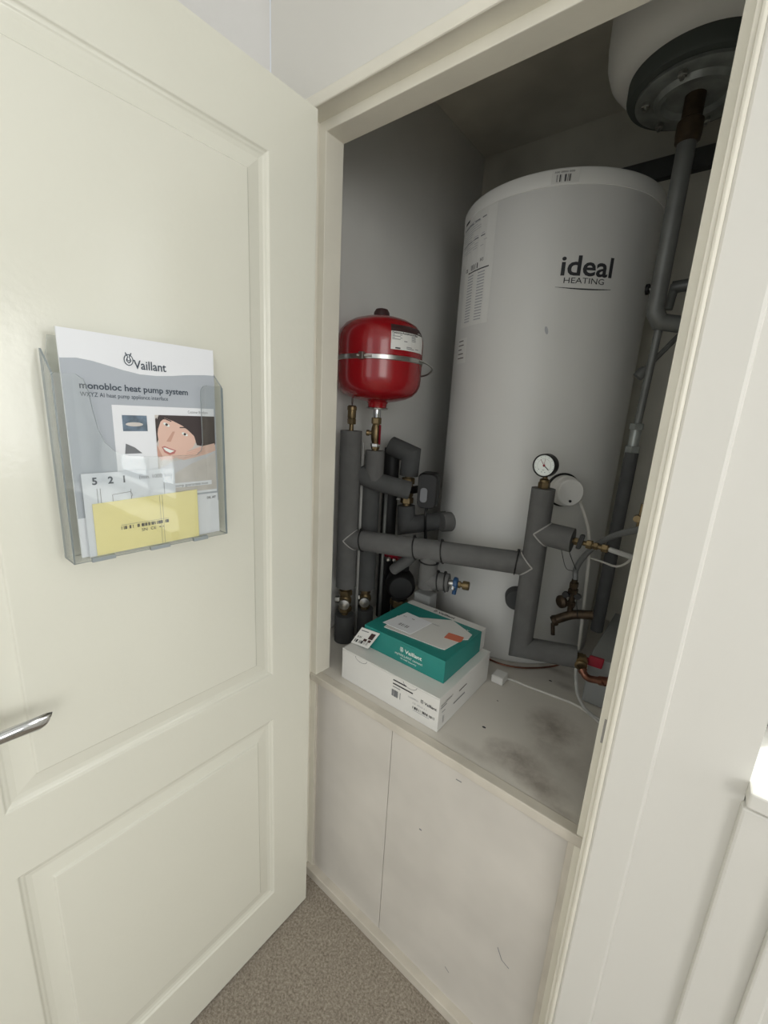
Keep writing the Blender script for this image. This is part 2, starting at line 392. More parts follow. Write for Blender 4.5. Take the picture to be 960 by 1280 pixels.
# scuffs on the boards and chips on the ledge
def smear(pts, w_, y_):
    sc = MB().use(M['greyink'])
    for a, b in zip(pts, pts[1:]):
        A = at(*a, y=y_); B = at(*b, y=y_); d = (B-A).normalized(); n_ = Vector((-d.z, 0, d.x))*w_
        sc.add([A-n_, B-n_, B+n_, A+n_], [(0, 1, 2, 3)])
    lb(pf, sc).build('scuff_mark', pf)
smear([(622, 1184), (627, 1200), (636, 1211)], .0010, .0697)
smear([(524, 1036), (527, 1038)], .002, .0697); smear([(570, 974), (577, 978)], .0013, .0697); smear([(556, 1208), (561, 1216)], .0010, .0697)
for (u, v, r) in [(605, 909, .006), (622, 876, .003), (602, 961, .002), (688, 851, .006)]:
    c = at(u, v, z=.7105); ck = MB().use(M['ink']); ck.add([c+Vector((r*math.cos(a)*(1 if i % 2 else .7), r*.5*math.sin(a), 0)) for i, a in enumerate([k*PI/4 for k in range(8)])], [tuple(range(8))])
    lb(pf, ck).build('chip', pf)

# ------------------------------------------------------------------ the open door
DR = empty('door_1', (0, 0, .006), math.atan2(-1, -.0148), kind='structure', label='cream two-panel door standing open on the left')
W = .6975; H = 1.974
def door_leaf():
    mb = MB().use(M['door'])
    prof = [(0, 0), (.003, -.0035), (.007, -.0045), (.009, -.0062), (.017, -.0072), (.0405, -.0042), (.0432, 0)]
    holes = [(.112, .5855, .145, .691), (.112, .5855, .813, 1.858)]
    # face grid around holes
    xs = [0, .112, .5855, W]; zs = [0, .145, .691, .813, 1.858, H]
    V = {}; 
    def fv(x, z):
        if (x, z) not in V: V[(x, z)] = len(mb.v); mb.v.append((x, 0, z))
        return V[(x, z)]
    for i in range(3):
        for j in range(5):
            if i == 1 and j in (1, 3): continue
            mb.f.append((fv(xs[i], zs[j]), fv(xs[i+1], zs[j]), fv(xs[i+1], zs[j+1]), fv(xs[i], zs[j+1]))); mb.mi.append(0); mb.sm.append(False)
    for (a, b, c, d) in holes:
        R = []
        for o_, h in prof: R.append([(a+o_, h, c+o_), (b-o_, h, c+o_), (b-o_, h, d-o_), (a+o_, h, d-o_)])
        vs = [p for r in R for p in r]; fs = []
        for k in range(len(R)-1):
            for i in range(4): fs.append((k*4+i, k*4+(i+1) % 4, (k+1)*4+(i+1) % 4, (k+1)*4+i))
        n = (len(R)-1)*4; fs.append((n, n+1, n+2, n+3)); mb.add(vs, fs)
    # edges and back
    mb.add([(0, 0, 0), (W, 0, 0), (W, 0, H), (0, 0, H), (0, -.04, 0), (W, -.04, 0), (W, -.04, H), (0, -.04, H)],
           [(4, 5, 6, 7), (0, 4, 7, 3), (1, 2, 6, 5), (3, 7, 6, 2), (0, 1, 5, 4)])
    import bmesh
    o = mb.build('leaf', DR)
    bm = bmesh.new(); bm.from_mesh(o.data); bmesh.ops.remove_doubles(bm, verts=bm.verts, dist=1e-5); bmesh.ops.recalc_face_normals(bm, faces=bm.faces); bm.to_mesh(o.data); bm.free()
    b = o.modifiers.new('bevel', 'BEVEL'); b.width = .0018; b.segments = 2; b.limit_method = 'ANGLE'; b.angle_limit = math.radians(25)
door_leaf()
# lever handle
hb = MB().use(M['chrome'])
hb.lathe([(.026, 0), (.026, .006), (.022, .009)], (.642, 0, .975), (0, 1, 0), 32)
hb.tube([(.642, .005, .975), (.642, .048, .975)], .009, 16)
hb.build('handle_rose', DR)
lv = MB().use(M['chrome'])
st = [(.645, .048, .9735, .010, .009), (.62, .050, .9742, .0098, .008), (.59, .051, .9745, .0095, .007), (.56, .050, .973, .0105, .0065), (.535, .048, .9705, .0115, .006), (.5285, .047, .970, .0100, .004)]
n_ = 16; VV = []
for (x, y, z, rz_, ry_) in st:
    for i in range(n_):
        q = 2*PI*i/n_; cz = math.sin(q); cy = math.cos(q)
        VV.append((x-(.006*cz if x < .54 else 0), y+ry_*cy, z+rz_*(cz if cz > 0 else cz*.8)))
FF = [(k*n_+i, k*n_+(i+1) % n_, (k+1)*n_+(i+1) % n_, (k+1)*n_+i) for k in range(len(st)-1) for i in range(n_)]
FF += [tuple(range(n_)), tuple((len(st)-1)*n_+i for i in range(n_))]
lv.add(VV, FF, True); lv.build('handle_lever', DR)
# hinges on the hinge edge
for z in (.22, 1.0, 1.75):
    MB().use(M['steel']).lathe([(.005, 0), (.005, .075)], (-.004, -.044, z), (0, 0, 1), 12).build('hinge', DR)

# ------------------------------------------------------------------ brochure holder on the door (x is out from the door)
FX = .0008
HY0, HY1 = -.477, -.242; HB, HT = 1.198, 1.455
ho = empty('brochure_holder', (.002, -.363, HB), label='clear acrylic wall brochure holder stuck on the open door', cat='brochure holder')
def acr(name, mb): return lb(ho, mb).build(name, ho)
def plate(pts, x0, x1):
    """outline in (y,z), extruded along x; wide faces clear, rim grey"""
    mb = MB(); n = len(pts)
    v = [(x0, a, b) for a, b in pts]+[(x1, a, b) for a, b in pts]
    mb.use(M['acrylic']).add(v, [tuple(range(n)), tuple(range(2*n-1, n-1, -1))])
    mb.use(M['acrylicedge']).add(v, [(i, (i+1) % n, (i+1) % n+n, i+n) for i in range(n)]); return mb
acr('back_plate', plate([(HY0, HB), (HY1, HB), (HY1, 1.500), (-.466, 1.503), (-.474, 1.46)], .002, .0042))
# front plate with dipped centre
fr = [(HY0, HB), (HY1, HB), (HY1, HT-.003), (HY1-.003, HT), (-.270, HT), (-.276, HT-.002), (-.280, HT-.008), (-.281, HT-.02), (-.281, 1.362), (-.284, 1.350), (-.292, 1.343)]
for (y, z) in [(-.36, 1.343), (-.395, 1.346), (-.412, 1.353), (-.424, 1.366), (-.431, 1.385), (-.435, 1.41), (-.438, 1.435), (-.442, 1.449), (-.450, HT), (HY0+.004, HT), (HY0, HT-.004)]: fr.append((y, z))
acr('front_plate', plate(fr, .040, .0425))
def side(y):
    mb = MB(); pts = [(.0042, HB), (.040, HB), (.040, HT), (.0042, HT+.03)]; n = 4
    v = [(x, y, z) for x, z in pts]+[(x, y+.0025, z) for x, z in pts]
    mb.use(M['acrylic']).add(v, [(0, 1, 2, 3), (7, 6, 5, 4)]); mb.use(M['acrylicedge']).add(v, [(i, (i+1) % n, (i+1) % n+n, i+n) for i in range(n)]); return mb
acr('side_plate', side(HY0)); acr('side_plate', side(HY1-.0025))
bt = MB().use(M['acrylic']).box(.0042, .040, HY0+.003, HY1-.003, HB, HB+.0025)
acr('base_plate', bt)
for (a, b) in ((-.455, -.425), (-.375, -.345), (-.305, -.28)):
    acr('rim_clip', MB().use(M['acrylicedge']).box(.038, .0436, a, b, HB-.002, HB+.004))
# papers: stacked outwards
br = empty('brochure', (.030, -.356, 1.2015), label='grey and white heat pump brochure with smiling woman in the holder', cat='brochure')
BY0, BY1, BZ0, BZ1 = -.463, -.250, 1.2015, 1.512
lb(br, MB().use(M['paper']).box(.0262, .030, BY0, BY1, BZ0, BZ1)).build('pages', br)
S = Sheet(lambda u, v, h: Vector((.030+h, BY0+u, BZ0+v)) - br.location)
BW, BH = .213, .3105
def bpx(u, v):
    p = at(u, v, x=.0302); return (p.y-BY0, p.z-BZ0)
# grey field below the wave
wave = []
for i in range(21):
    t_ = i/20; wave.append((BW*t_, .2655-.019*math.sin(PI*min(1, t_*1.0))**1*(.6) - .010*math.sin(2*PI*t_-.5)*.0 - .016*t_*0))
P0 = [bpx(75, 447), bpx(95, 447), bpx(115, 451), bpx(135, 457), bpx(155, 463), bpx(175, 468), bpx(195, 470), bpx(215, 470), bpx(235, 469), bpx(255, 469), bpx(269, 470)]
P0[0] = (0.0, P0[0][1]); P0[-1] = (BW, P0[-1][1])
for (a, b) in zip(P0, P0[1:]): S.poly([(a[0], .058), (b[0], .058), b, a], M['brgrey'], .0003)
lo = bpx(207, 456); S.text('Vaillant', bpx(167, 458)[0], bpx(167, 458)[1]-.003, .0175, M['logoink'], bold=.012, width=.046)
c_ = bpx(160.5, 450); S.crest(c_[0], c_[1], .0078, M['logoink'], M['paper'])
a_ = bpx(99, 484); S.text('monobloc heat pump system', a_[0], a_[1]-.001, .0125, M['logoink'], bold=.02, width=.148)
a_ = bpx(100, 494); S.text('WXYZ AI heat pump appliance interface', a_[0], a_[1]-.001, .0085, M['logoink'], width=.116)
# inset picture page
c0 = bpx(139, 504); c1 = bpx(268, 615)
X0, X1 = bpx(139, 504)[0], BW-.003; Z1, Z0 = bpx(139, 504)[1]-.002, bpx(268, 615)[1]
S.rect(X0, .075, X1, Z1, M['paper'], .0006)
pz1 = bpx(200, 516)[1]
S.rect(X0+.012, Z1-.037, X0+.046, Z1-.014, M['sky'], .0009)
S.ellipse(X0+.028, Z1-.027, .012, .003, M['sofa'], .0010)
S.rect(X0+.040, Z1-.070, X0+.046, Z1-.064, M['paper'], .0009)
S.poly([(X0+.012, Z1-.070), (X0+.036, Z1-.070), (X0+.026, Z1-.061), (X0+.014, Z1-.055)], M['greyink'], .0009)
S.text('Customer Brochure', X1-.045, Z1-.0085, .006, M['greyink'], width=.034)
PX0 = bpx(196, 560)[0]; PZ0 = bpx(268, 611)[1]; PZ1 = Z1-.0125
S.build('printing', br)
# the printed picture of a reclining woman (flat, generic)
S2 = Sheet(lambda u, v, h: Vector((.030+h, BY0+u, BZ0+v)) - br.location)
pw = X1-PX0; ph = PZ1-PZ0
def q_(a, b): return (PX0+a*pw, PZ0+b*ph)
def poly(pts, m, h): S2.poly([q_(a, b) for a, b in pts], m, h)
poly([(0, 0), (1, 0), (1, 1), (0, 1)], M['sofa'], .0009)
poly([(0, .0), (1, 0), (1, .50), (.7, .47), (.3, .30), (0, .20)], M['sofa'], .0010)
poly([(.02, .93), (.06, 1), (1, 1), (1, .62), (.85, .60), (.62, .66), (.5, .8), (.3, .93), (.12, .86), (.03, .70), (.0, .66)], M['hair'], .0011)
poly([(.0, .50), (.03, .66), (.02, .80), (.08, .92), (.17, .98), (.26, .97), (.45, .86), (.60, .78), (.66, .68), (.58, .58), (.38, .50), (.22, .44), (.08, .45)], M['skin'], .0013)
poly([(.10, .98), (.20, 1), (1, 1), (1, .64), (.80, .60), (.66, .62), (.62, .74), (.46, .86), (.28, .93)], M['hair'], .0015)
poly([(.0, .68), (.05, .90), (.02, .97), (-.0, .95)], M['hair'], .0015)
poly([(.0, .5), (.0, .64), (.04, .56), (.10, .45), (.05, .44)], M['skin2'], .0014)
def el(a, b, ra, rb, m, h, rot=0): S2.ellipse(*q_(a, b), ra*pw, rb*ph, m, h, 20, rot)
el(.17, .885, .055, .018, M['whiteink'], .0016, -.5); el(.17, .885, .022, .016, M['hair'], .0018)
el(.46, .765, .055, .018, M['whiteink'], .0016, -.45); el(.46, .765, .022, .016, M['hair'], .0018)
S2.line([q_(.09, .955), q_(.16, .955), q_(.25, .925)], .0016, M['hair'], .0018)
S2.line([q_(.38, .85), q_(.47, .85), q_(.57, .80)], .0016, M['hair'], .0018)
poly([(.26, .80), (.30, .80), (.22, .67), (.15, .675), (.17, .70)], M['skin2'], .0016)
poly([(.07, .61), (.12, .62), (.20, .59), (.30, .56), (.27, .52), (.19, .505), (.11, .54)], M['lips'], .0016)
poly([(.09, .60), (.13, .60), (.20, .575), (.27, .555), (.20, .53), (.13, .56)], M['whiteink'], .0018)
# forearm, hand with four fingers
poly([(0, .18), (.0, .34), (.25, .42), (.50, .46), (.75, .52), (1, .60), (1, .52), (.8, .44), (.55, .38), (.3, .28), (.12, .20)], M['sleeve'], .0017)
poly([(.30, .46), (.36, .53), (.52, .55), (.72, .60), (.98, .64), (1, .54), (.80, .49), (.58, .455), (.42, .43)], M['skin'], .0019)
for k in range(4):
    S2.line([q_(.42+.02*k, .455+.028*k), q_(.60, .49+.024*k), q_(.80, .52+.02*k)], .0007, M['skin2'], .0021)
S2.rect(*q_(0, .155), *q_(.14, .215), M['paper'], .0022)
S2.rect(*q_(0, .075), *q_(.90, .135), M['paper'], .0022)
S2.text('our', *q_(.01, .165), .006, M['greyink'], .0026)
S2.text('X heat pump guarantee now', *q_(.03, .085), .0065, M['greyink'], .0026, width=.80*pw)
S2.build('photograph', br)
S3 = Sheet(lambda u, v, h: Vector((.030+h, BY0+u, BZ0+v)) - br.location)
S3.rect(.055, .004, BW-.002, .072, M['paper'], .0010)
S3.text('DE, AT', BW-.022, .063, .0055, M['ink'], .0014, bold=.02)
S3.build('imprint', br)
# leaflet with diagram and yellow card, in front
lf = empty('instruction_leaflet', (.0340, -.39, 1.202), label='white instruction leaflet with pipe diagram left in the holder', cat='leaflet')
LY0, LZ0 = -.455, 1.2018; LW, LH = .128, .121
lb(lf, MB().use(M['paper2']).box(.0338, .0346, LY0, LY0+LW, LZ0, LZ0+LH)).build('page', lf)
S = Sheet(lambda u, v, h: Vector((.0346+h, LY0+u, LZ0+v)) - lf.location)
for (t_, u) in (('5', .012), ('2', .032), ('1', .052)): S.text(t_, u, LH-.016, .014, M['logoink'], bold=.03)
S.text('(min. 1000 1/1)', .074, LH-.013, .008, M['greyink'])
for u in (.017, .021, .110): S.line([(u, .02), (u, LH-.022)], .0006, M['greyink'])
S.line([(.036, .077), (.036, .088), (.060, .090), (.063, .086), (.060, .078), (.036, .077)], .0006, M['greyink'])
S.rect(.040, .060, .048, .069, M['greyink']); S.rect(.068, .060, .076, .068, M['greyink'])
S.line([(.048, .060), (.060, .060), (.060, .069), (.048, .069)], .0006, M['greyink']); S.line([(.061, .05), (.061, .094)], .0006, M['greyink'])
S.line([(.053, .050), (.060, .050), (.060, .055), (.053, .055), (.053, .050)], .0006, M['greyink'])
S.poly([(.098, .053), (.102, .053), (.100, .057)], M['greyink'])
S.build('printing', lf)
yc = empty('yellow_card', (.0370, -.36, 1.202), label='yellow serial number card with barcode at the holder base', cat='card')
YY0, YZ0, YW, YH = -.446, 1.2022, .154, .081
mb = MB().use(M['yellow']); 
yp = [(YY0, YZ0), (YY0+YW, YZ0), (YY0+YW, YZ0+YH+.001), (YY0, YZ0+YH-.004)]
mb.add([(.0358, a, b) for a, b in yp]+[(.0364, a, b) for a, b in yp], [(0, 1, 2, 3), (7, 6, 5, 4), (0, 1, 5, 4), (1, 2, 6, 5), (2, 3, 7, 6), (3, 0, 4, 7)])
lb(yc, mb).build('card', yc)
S = Sheet(lambda u, v, h: Vector((.0364+h, YY0+u, YZ0+v)) - yc.location)
S.bars(.034, .0335, .104, .0385, M['ink'], 44, seed=4); S.line([(.034, .0405), (.104, .0405)], .0004, M['greyink'])
S.text('SN  CE  <>', .062, .026, .0065, M['ink'], width=.034)
for u in (.092, .096): S.line([(u, .0), (u, YH-.002)], .0004, M['greyink'])
S.build('printing', yc)

# ------------------------------------------------------------------ hot water cylinder
TC = (.2197, .7454); TR = .2679; TB = .7105; TT = 2.009
hw = empty('hot_water_cylinder', (TC[0], TC[1], TB), label='tall white hot water cylinder standing on the cupboard platform', cat='hot water cylinder')
O0 = (TC[0], TC[1], 0)
lb(hw, MB().lathe([(TR-.004, TB), (TR, TB+.004), (TR, TT-.034)], O0, n=128)).build('casing', hw, M['tank'])
lb(hw, MB().lathe([(TR-.02, TT-.036), (TR+.0015, TT-.036), (TR+.0018, TT-.006), (TR-.002, TT), (TR-.03, TT+.004), (.001, TT+.012)], O0, n=128)).build('lid', hw, M['lid'])
def ang(p): return math.atan2(p.y-TC[1], p.x-TC[0])
def tank_pt(u, v, r=TR):
    d = RIGHT*((u-480)/FPX)-UP*((v-640)/FPX)+FWD
    ox, oy = CAM.x-TC[0], CAM.y-TC[1]; A = d.x**2+d.y**2; B = 2*(d.x*ox+d.y*oy); C_ = ox*ox+oy*oy-r*r
    t_ = (-B-math.sqrt(max(0, B*B-4*A*C_)))/(2*A); return CAM+d*t_
def tmap(a0, z0):
    f = cyl_map(TC, TR, a0, z0); return lambda u, v, h: f(u, v, h)-hw.location
p0 = tank_pt(700, 344); p1 = tank_pt(764, 346); wd = (ang(p1)-ang(p0))*TR
S = Sheet(tmap(ang(p0), p0.z))
S.text('ideal', 0, 0, .062, M['ink'], bold=.018, width=wd)
h0 = tank_pt(704, 354).z-p0.z
S.text('HEATING', .010, h0, .0185, M['ink'], width=wd*.78)
sw = [(-.008+(wd+.012)*i/16, h0-.0085-.004*math.sin(PI*i/16)) for i in range(17)]
for i in range(16): S.line([sw[i], sw[i+1]], .0026*math.sin(PI*(i+.6)/17)+.0004, M['ink'])
S.build('logo_lettering', hw)
# barcode sticker on the lid rim
p0 = tank_pt(689, 228); a0 = ang(p0)
f_ = cyl_map(TC, TR+.0018, a0, TT-.034)
S = Sheet(lambda u, v, h: f_(u, v, h)-hw.location)
S.rect(0, .001, .062, .029, M['label'], .0004, nu=6); S.bars(.008, .004, .044, .019, M['ink'], 22, seed=2); S.text('300 0000 000', .006, .0225, .005, M['ink'], .0009, width=.044)
S.build('barcode_label', hw)
# rating labels on the left flank
def flank(u0, v0, u1, name, hgt, fn):
    a = tank_pt(u0, v0); b = tank_pt(u1, v0); wd = (ang(b)-ang(a))*TR
    S = Sheet(tmap(ang(a), a.z-hgt)); S.rect(0, 0, wd, hgt, M['label'], .0005, nu=6); fn(S, wd, hgt); S.build(name, hw)
rt = random.Random(3)
def lines(S, w_, z0, z1, step, m):
    z = z1
    while z > z0:
        S.rect(w_*.10, z-step*.22, w_*(.10+rt.uniform(.35, .75)), z, m, .0009, nu=3); z -= step
def lab1(S, w_, h):
    S.text('IKS', w_*.72, h-.014, .010, M['ink'], .0012); S.rect(w_*.12, h-.03, w_*.3, h-.022, M['ink'], .0009)
    lines(S, w_, .03, h-.04, .006, M['paleink']); S.rect(w_*.12, h-.045, w_*.8, h-.042, M['greyink'], .001, nu=3); S.rect(w_*.12, h-.09, w_*.8, h-.087, M['greyink'], .001, nu=3)
def lab2(S, w_, h):
    S.text('IKS', w_*.62, h-.014, .011, M['ink'], .0012); S.text('CE', w_*.05, h-.026, .012, M['ink'], .0012, bold=.02)
    S.bars(w_*.3, h-.028, w_*.55, h-.014, M['ink'], 8); S.rect(w_*.2, h-.034, w_*.9, h-.031, M['ink'], .001, nu=3)
    z = h-.04
    while z > .01:
        S.rect(w_*.2, z-.003, w_*.42, z, M['paleink'], .0009); S.rect(w_*.58, z-.003, w_*.80, z, M['paleink'], .0009); z -= .0075
flank(583, 274, 621, 'rating_label', .145, lab1)
flank(583, 331, 616, 'data_label', .175, lab2)
def lab3(S, w_, h): lines(S, w_, .01, h-.006, .012, M['brown'])
flank(574, 425, 584, 'side_sticker', .07, lab3)
# small bolt and scuff on the casing
p = tank_pt(808, 362); nrm = Vector((p.x-TC[0], p.y-TC[1], 0)).normalized()
lb(hw, MB().use(M['black']).lathe([(.013, -.002), (.013, .006), (.010, .008)], p, nrm, 20).use(M['steel']).lathe([(.006, .008), (.006, .012), (.003, .015)], p, nrm, 14)).build('probe_pocket', hw)
p = tank_pt(683, 413); S = Sheet(tmap(ang(p), p.z)); S.ellipse(0, 0, .004, .010, M['paleink'], .0005, 14, .3); S.build('scuff', hw)
# immersion thermostat
p = tank_pt(703, 612); nrm = Vector((p.x-TC[0], p.y-TC[1], 0)).normalized()
th = lb(hw, MB().use(M['white']).lathe([(.041, .002), (.041, .022), (.038, .026), (.036, .045), (.033, .048), (.001, .048)], p, nrm, 48)).build('thermostat_cover', hw, label='round white thermostat cover')
lb(hw, MB().use(M['black']).lathe([(.046, -.004), (.046, .0035), (.040, .0035)], p, nrm, 48)).build('gasket', hw)
u_ = nrm.cross(Vector((0, 0, 1))); pp = p+nrm*.048-Vector((0, 0, .022))
lb(hw, MB().use(M['black']).lathe([(.0035, 0), (.0035, .003)], pp, nrm, 12)).build('cover_screw', hw)
# coil connections: short foam covered stubs at the casing
for k, (u, v) in enumerate([(563, 652), (645, 745)]):
    p = tank_pt(u, v); nrm = Vector((p.x-TC[0], p.y-TC[1], 0)).normalized()
    lb(hw, MB().use(M['foam' if k == 0 else 'foamdark']).lathe([(.031, -.004), (.031, .03), (.029, .034)], p, nrm, 32)).build('port_collar', hw)
# white seam ring on the casing around the left port
p = tank_pt(566, 652); nrm = Vector((p.x-TC[0], p.y-TC[1], 0)).normalized()

# ------------------------------------------------------------------ pipe insulation helpers
RF = .0285
def foam(name, pts, r=RF, label=None, group=None, m='foam', vs=None, ve=None, ties=(), seams=True):
    e = empty(name, tuple(pts[0]), label=label, cat='pipe', group=group)
    mb = MB().use(M[m]).tube(pts, r, 28, vstart=vs, vend=ve); A, B = mb.A, mb.B
    lb(e, mb).build('foam_lagging', e)
    if seams:
        for ring, on in ((A, vs), (B, ve)):
            if on is not None: lb(e, MB().use(M['foamcut']).tube([Vector(q) for q in ring]+[Vector(ring[0])], .0021, 6, cap=False)).build('cut_edge', e)
    for (p, d, lean) in ties:
        d = Vector(d).normalized(); p = Vector(p)
        tb = MB().use(M['black']); ref = Vector((0, 0, 1)) if abs(d.z) < .9 else Vector((1, 0, 0)); u = d.cross(ref).normalized(); w_ = d.cross(u)
        rg = [p+(u*math.cos(2*PI*i/24)+w_*math.sin(2*PI*i/24))*(r+.0012)+d*lean*math.sin(2*PI*i/24) for i in range(25)]
        tb.tube(rg, .0019, 6, cap=False); q = rg[18]; tb.box(q.x-.003, q.x+.003, q.y-.003, q.y+.003, q.z-.002, q.z+.005)
        lb(e, tb).build('cable_tie', e)
    return e
AX = Vector((-.116, .25, 0)); AR = .031
def A_(z): return Vector((AX.x, AX.y, z))
# left riser: three lengths of lagging with bare valve between
foam('lagged_pipe', [A_(.895), A_(1.372)], AR, 'tall grey lagged riser pipe at the far left beside the door frame', None)
foam('lagged_pipe', [A_(.711), A_(.800)], AR, 'short grey lagged pipe stub on the platform below the leftmost valve', None, m='foamdark')
# second riser behind
BX = Vector((-.098, .325, 0))
def B_(z): return Vector((BX.x, BX.y, z))
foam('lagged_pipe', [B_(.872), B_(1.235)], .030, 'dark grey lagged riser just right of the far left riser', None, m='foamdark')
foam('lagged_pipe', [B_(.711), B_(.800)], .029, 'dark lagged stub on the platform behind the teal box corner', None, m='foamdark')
# bare small copper line behind the risers
cb = MB().use(M['hose']).tube([(-.105, .292, .711), (-.105, .292, 1.34)], .0045, 10)
o = cb.build('thin_pipe', None); setp(o, 'thin pale vertical pipe seen between the two left risers', 'pipe')
cb = MB().use(M['darkpipe']).tube([(-.062, .36, .711), (-.062, .36, 1.20)], .0055, 10)
o = cb.build('thin_pipe', None); setp(o, 'thin grey vertical pipe right of the darker left riser', 'pipe')
# air vent above left riser
def fitting(name, parts, loc, label, cat, group=None):
    e = empty(name, loc, label=label, cat=cat, group=group)
    for nm, mb in parts: lb(e, mb).build(nm, e)
    return e
z0 = 1.372
b1 = MB().use(M['brass']).tube([A_(z0), A_(z0+.02)], .0065, 14); bm_ = MB().use(M['brass']); bm_.tube([A_(z0), A_(z0+.022)], .0065, 14)
bm_.hexn(A_(z0+.018), (0, 0, 1), .0125, .016); bm_.lathe([(.011, 0), (.012, .003), (.012, .022), (.0135, .023), (.0135, .032), (.010, .036)], A_(z0+.034), (0, 0, 1), 24)
rg = MB().use(M['steel']); c = A_(z0+.082); rg.tube([c+Vector((.011*math.cos(a)*.78, -.011*math.cos(a)*.62, .011*math.sin(a))) for a in [k*PI/8 for k in range(17)]], .0014, 8, cap=False)
fitting('drain_fitting', [('body', bm_), ('cap_ring', rg)], tuple(A_(z0)), 'small brass capped fitting on top of the far left riser', 'pipe fitting')
# valves in gaps
def gate(axisx, zc, name, label, col='brass', r=.017):
    p = Vector((axisx.x, axisx.y, zc)); b = MB().use(M[col])
    b.tube([p-Vector((0, 0, .05)), p+Vector((0, 0, .05))], .011, 18); b.hexn(p+Vector((0, 0, .018)), (0, 0, 1), r*1.15, .017); b.hexn(p-Vector((0, 0, .037)), (0, 0, 1), r*1.15, .017)
    b.lathe([(.001, -.021), (.012, -.018), (.019, -.008), (.020, 0), (.019, .008), (.012, .018), (.001, .021)], p, (0, 0, 1), 24)
    d = Vector((.62, -.78, 0)); k = MB().use(M['steel']); k.lathe([(.008, .015), (.008, .026), (.016, .027), (.017, .032), (.016, .037), (.004, .039)], p, d, 20)
    k2 = MB().use(M['steel']); d2 = Vector((-.78, -.62, 0)); k2.hexn(p+d2*.016, d2, .011, .016)
    return fitting(name, [('body', b), ('spindle', k), ('side_plug', k2)], (p.x, p.y, zc-.05), label, 'valve')
gate(AX, .848, 'isolation_valve', 'tarnished brass valve at the foot of the far left riser', r=.019)
gate(BX, .836, 'isolation_valve', 'tarnished valve on the darker riser behind the teal box', r=.015)

# cross pipe H : left riser -> gauge riser
GX = Vector((.391, .412, 0))
def G_(z): return Vector((GX.x, GX.y, z))
Ha = A_(1.050); Hb = G_(1.064); hd = (Hb-Ha).normalized()
up = Vector((0, 0, 1))
tie = [(Ha+hd*.05, hd, .004), (Ha+hd*.215, hd, .004), (Ha+hd*.295, hd, .004), (Hb-hd*.040, hd, -.003)]
foam('lagged_pipe', [Ha, Hb], RF+.002, 'long horizontal grey lagged pipe crossing from far left riser to gauge riser', None, vs=up, ve=up, ties=tie)
# gauge riser with foot turning right
Fe = Vector((.526, .447, .838))
foam('lagged_pipe', [G_(1.266), G_(.826), Fe], RF, 'grey lagged riser under the pressure gauge turning right at its foot', None)
Ja = G_(1.153); Jb = Vector((.477, .415, 1.150))
foam('lagged_pipe', [Ja, Jb], RF+.0015, 'short lagged side branch to the right of the gauge riser', None, vs=up)
# T dropping from the cross pipe
Tt = Ha+hd*.258; Td = Tt-Vector((0, -.0, .112)); 
foam('lagged_pipe', [Tt, Td], .026, 'short lagged drop hanging from the middle of the cross pipe', None, vs=hd, m='foam', ties=[(Tt-Vector((0, 0, .034)), (0, 0, 1), .001)])
Te = Td+hd*.062+Vector((0, 0, .024)); Ts = Td+Vector((0, 0, .024))
foam('lagged_pipe', [Ts, Te], .026, 'lagged elbow stub carrying the blue handled drain valve', None, ties=[(Ts+hd*.032, hd, .002), (Ts+hd*.053, hd, .002)], seams=False)
# blue drain valve
bv = MB().use(M['steel']); bv.tube([Te, Te+hd*.018], .010, 16)
b2 = MB().use(M['blueplastic']); c = Te+hd*.014; b2.lathe([(.019, 0), (.020, .004), (.018, .010), (.010, .013)], c, hd, 24); q = c+Vector((0, 0, -.02)); b2.tube([c+hd*.006, q+hd*.006+Vector((-.002, -.003, -.010))], .006, 12)
b3 = MB().use(M['brass']); b3.hexn(c+hd*.012, hd, .010, .008); b3.lathe([(.007, .018), (.007, .024), (.0115, .025), (.0125, .028), (.0125, .042), (.010, .044)], c, hd, 20)
b4 = MB().use(M['chrome']); dd = Vector((.35, -.92, .1)); b4.lathe([(.006, 0), (.006, .004), (.003, .006)], c+dd*.016+Vector((0, 0, -.008)), dd, 14)
fitting('drain_valve', [('neck', bv), ('handle', b2), ('brass_cap', b3), ('screw', b4)], tuple(Te), 'small drain valve with blue handle and brass cap near the boxes', 'valve')

# red vessel feed: valve, cone of lagging, elbow
VX = Vector((-.070, .305, 0))
def V_(z): return Vector((VX.x, VX.y, z))
Mz = 1.240
Mr = Vector((.016, .372, 1.205)); Ml = Vector((-.118, .262, 1.258))
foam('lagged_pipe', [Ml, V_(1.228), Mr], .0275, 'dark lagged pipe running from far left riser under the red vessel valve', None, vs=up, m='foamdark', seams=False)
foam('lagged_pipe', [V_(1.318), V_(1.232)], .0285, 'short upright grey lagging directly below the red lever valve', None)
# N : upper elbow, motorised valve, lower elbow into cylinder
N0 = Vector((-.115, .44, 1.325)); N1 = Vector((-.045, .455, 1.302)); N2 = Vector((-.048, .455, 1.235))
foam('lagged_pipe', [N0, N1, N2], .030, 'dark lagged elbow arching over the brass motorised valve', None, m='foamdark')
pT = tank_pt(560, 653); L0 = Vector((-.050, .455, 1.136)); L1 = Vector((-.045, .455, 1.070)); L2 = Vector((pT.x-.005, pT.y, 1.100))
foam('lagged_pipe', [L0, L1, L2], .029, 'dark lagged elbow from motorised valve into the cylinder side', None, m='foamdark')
vb = MB().use(M['brass']); a = Vector((-.049, .455, 1.136)); vb.tube([a, a+Vector((0, 0, .10))], .013, 20); vb.hexn(a+Vector((0, 0, .008)), (0, 0, 1), .021, .020); vb.hexn(a+Vector((0, 0, .072)), (0, 0, 1), .021, .020); vb.lathe([(.015, .028), (.019, .034), (.020, .05), (.019, .064), (.015, .07)], a, (0, 0, 1), 24)
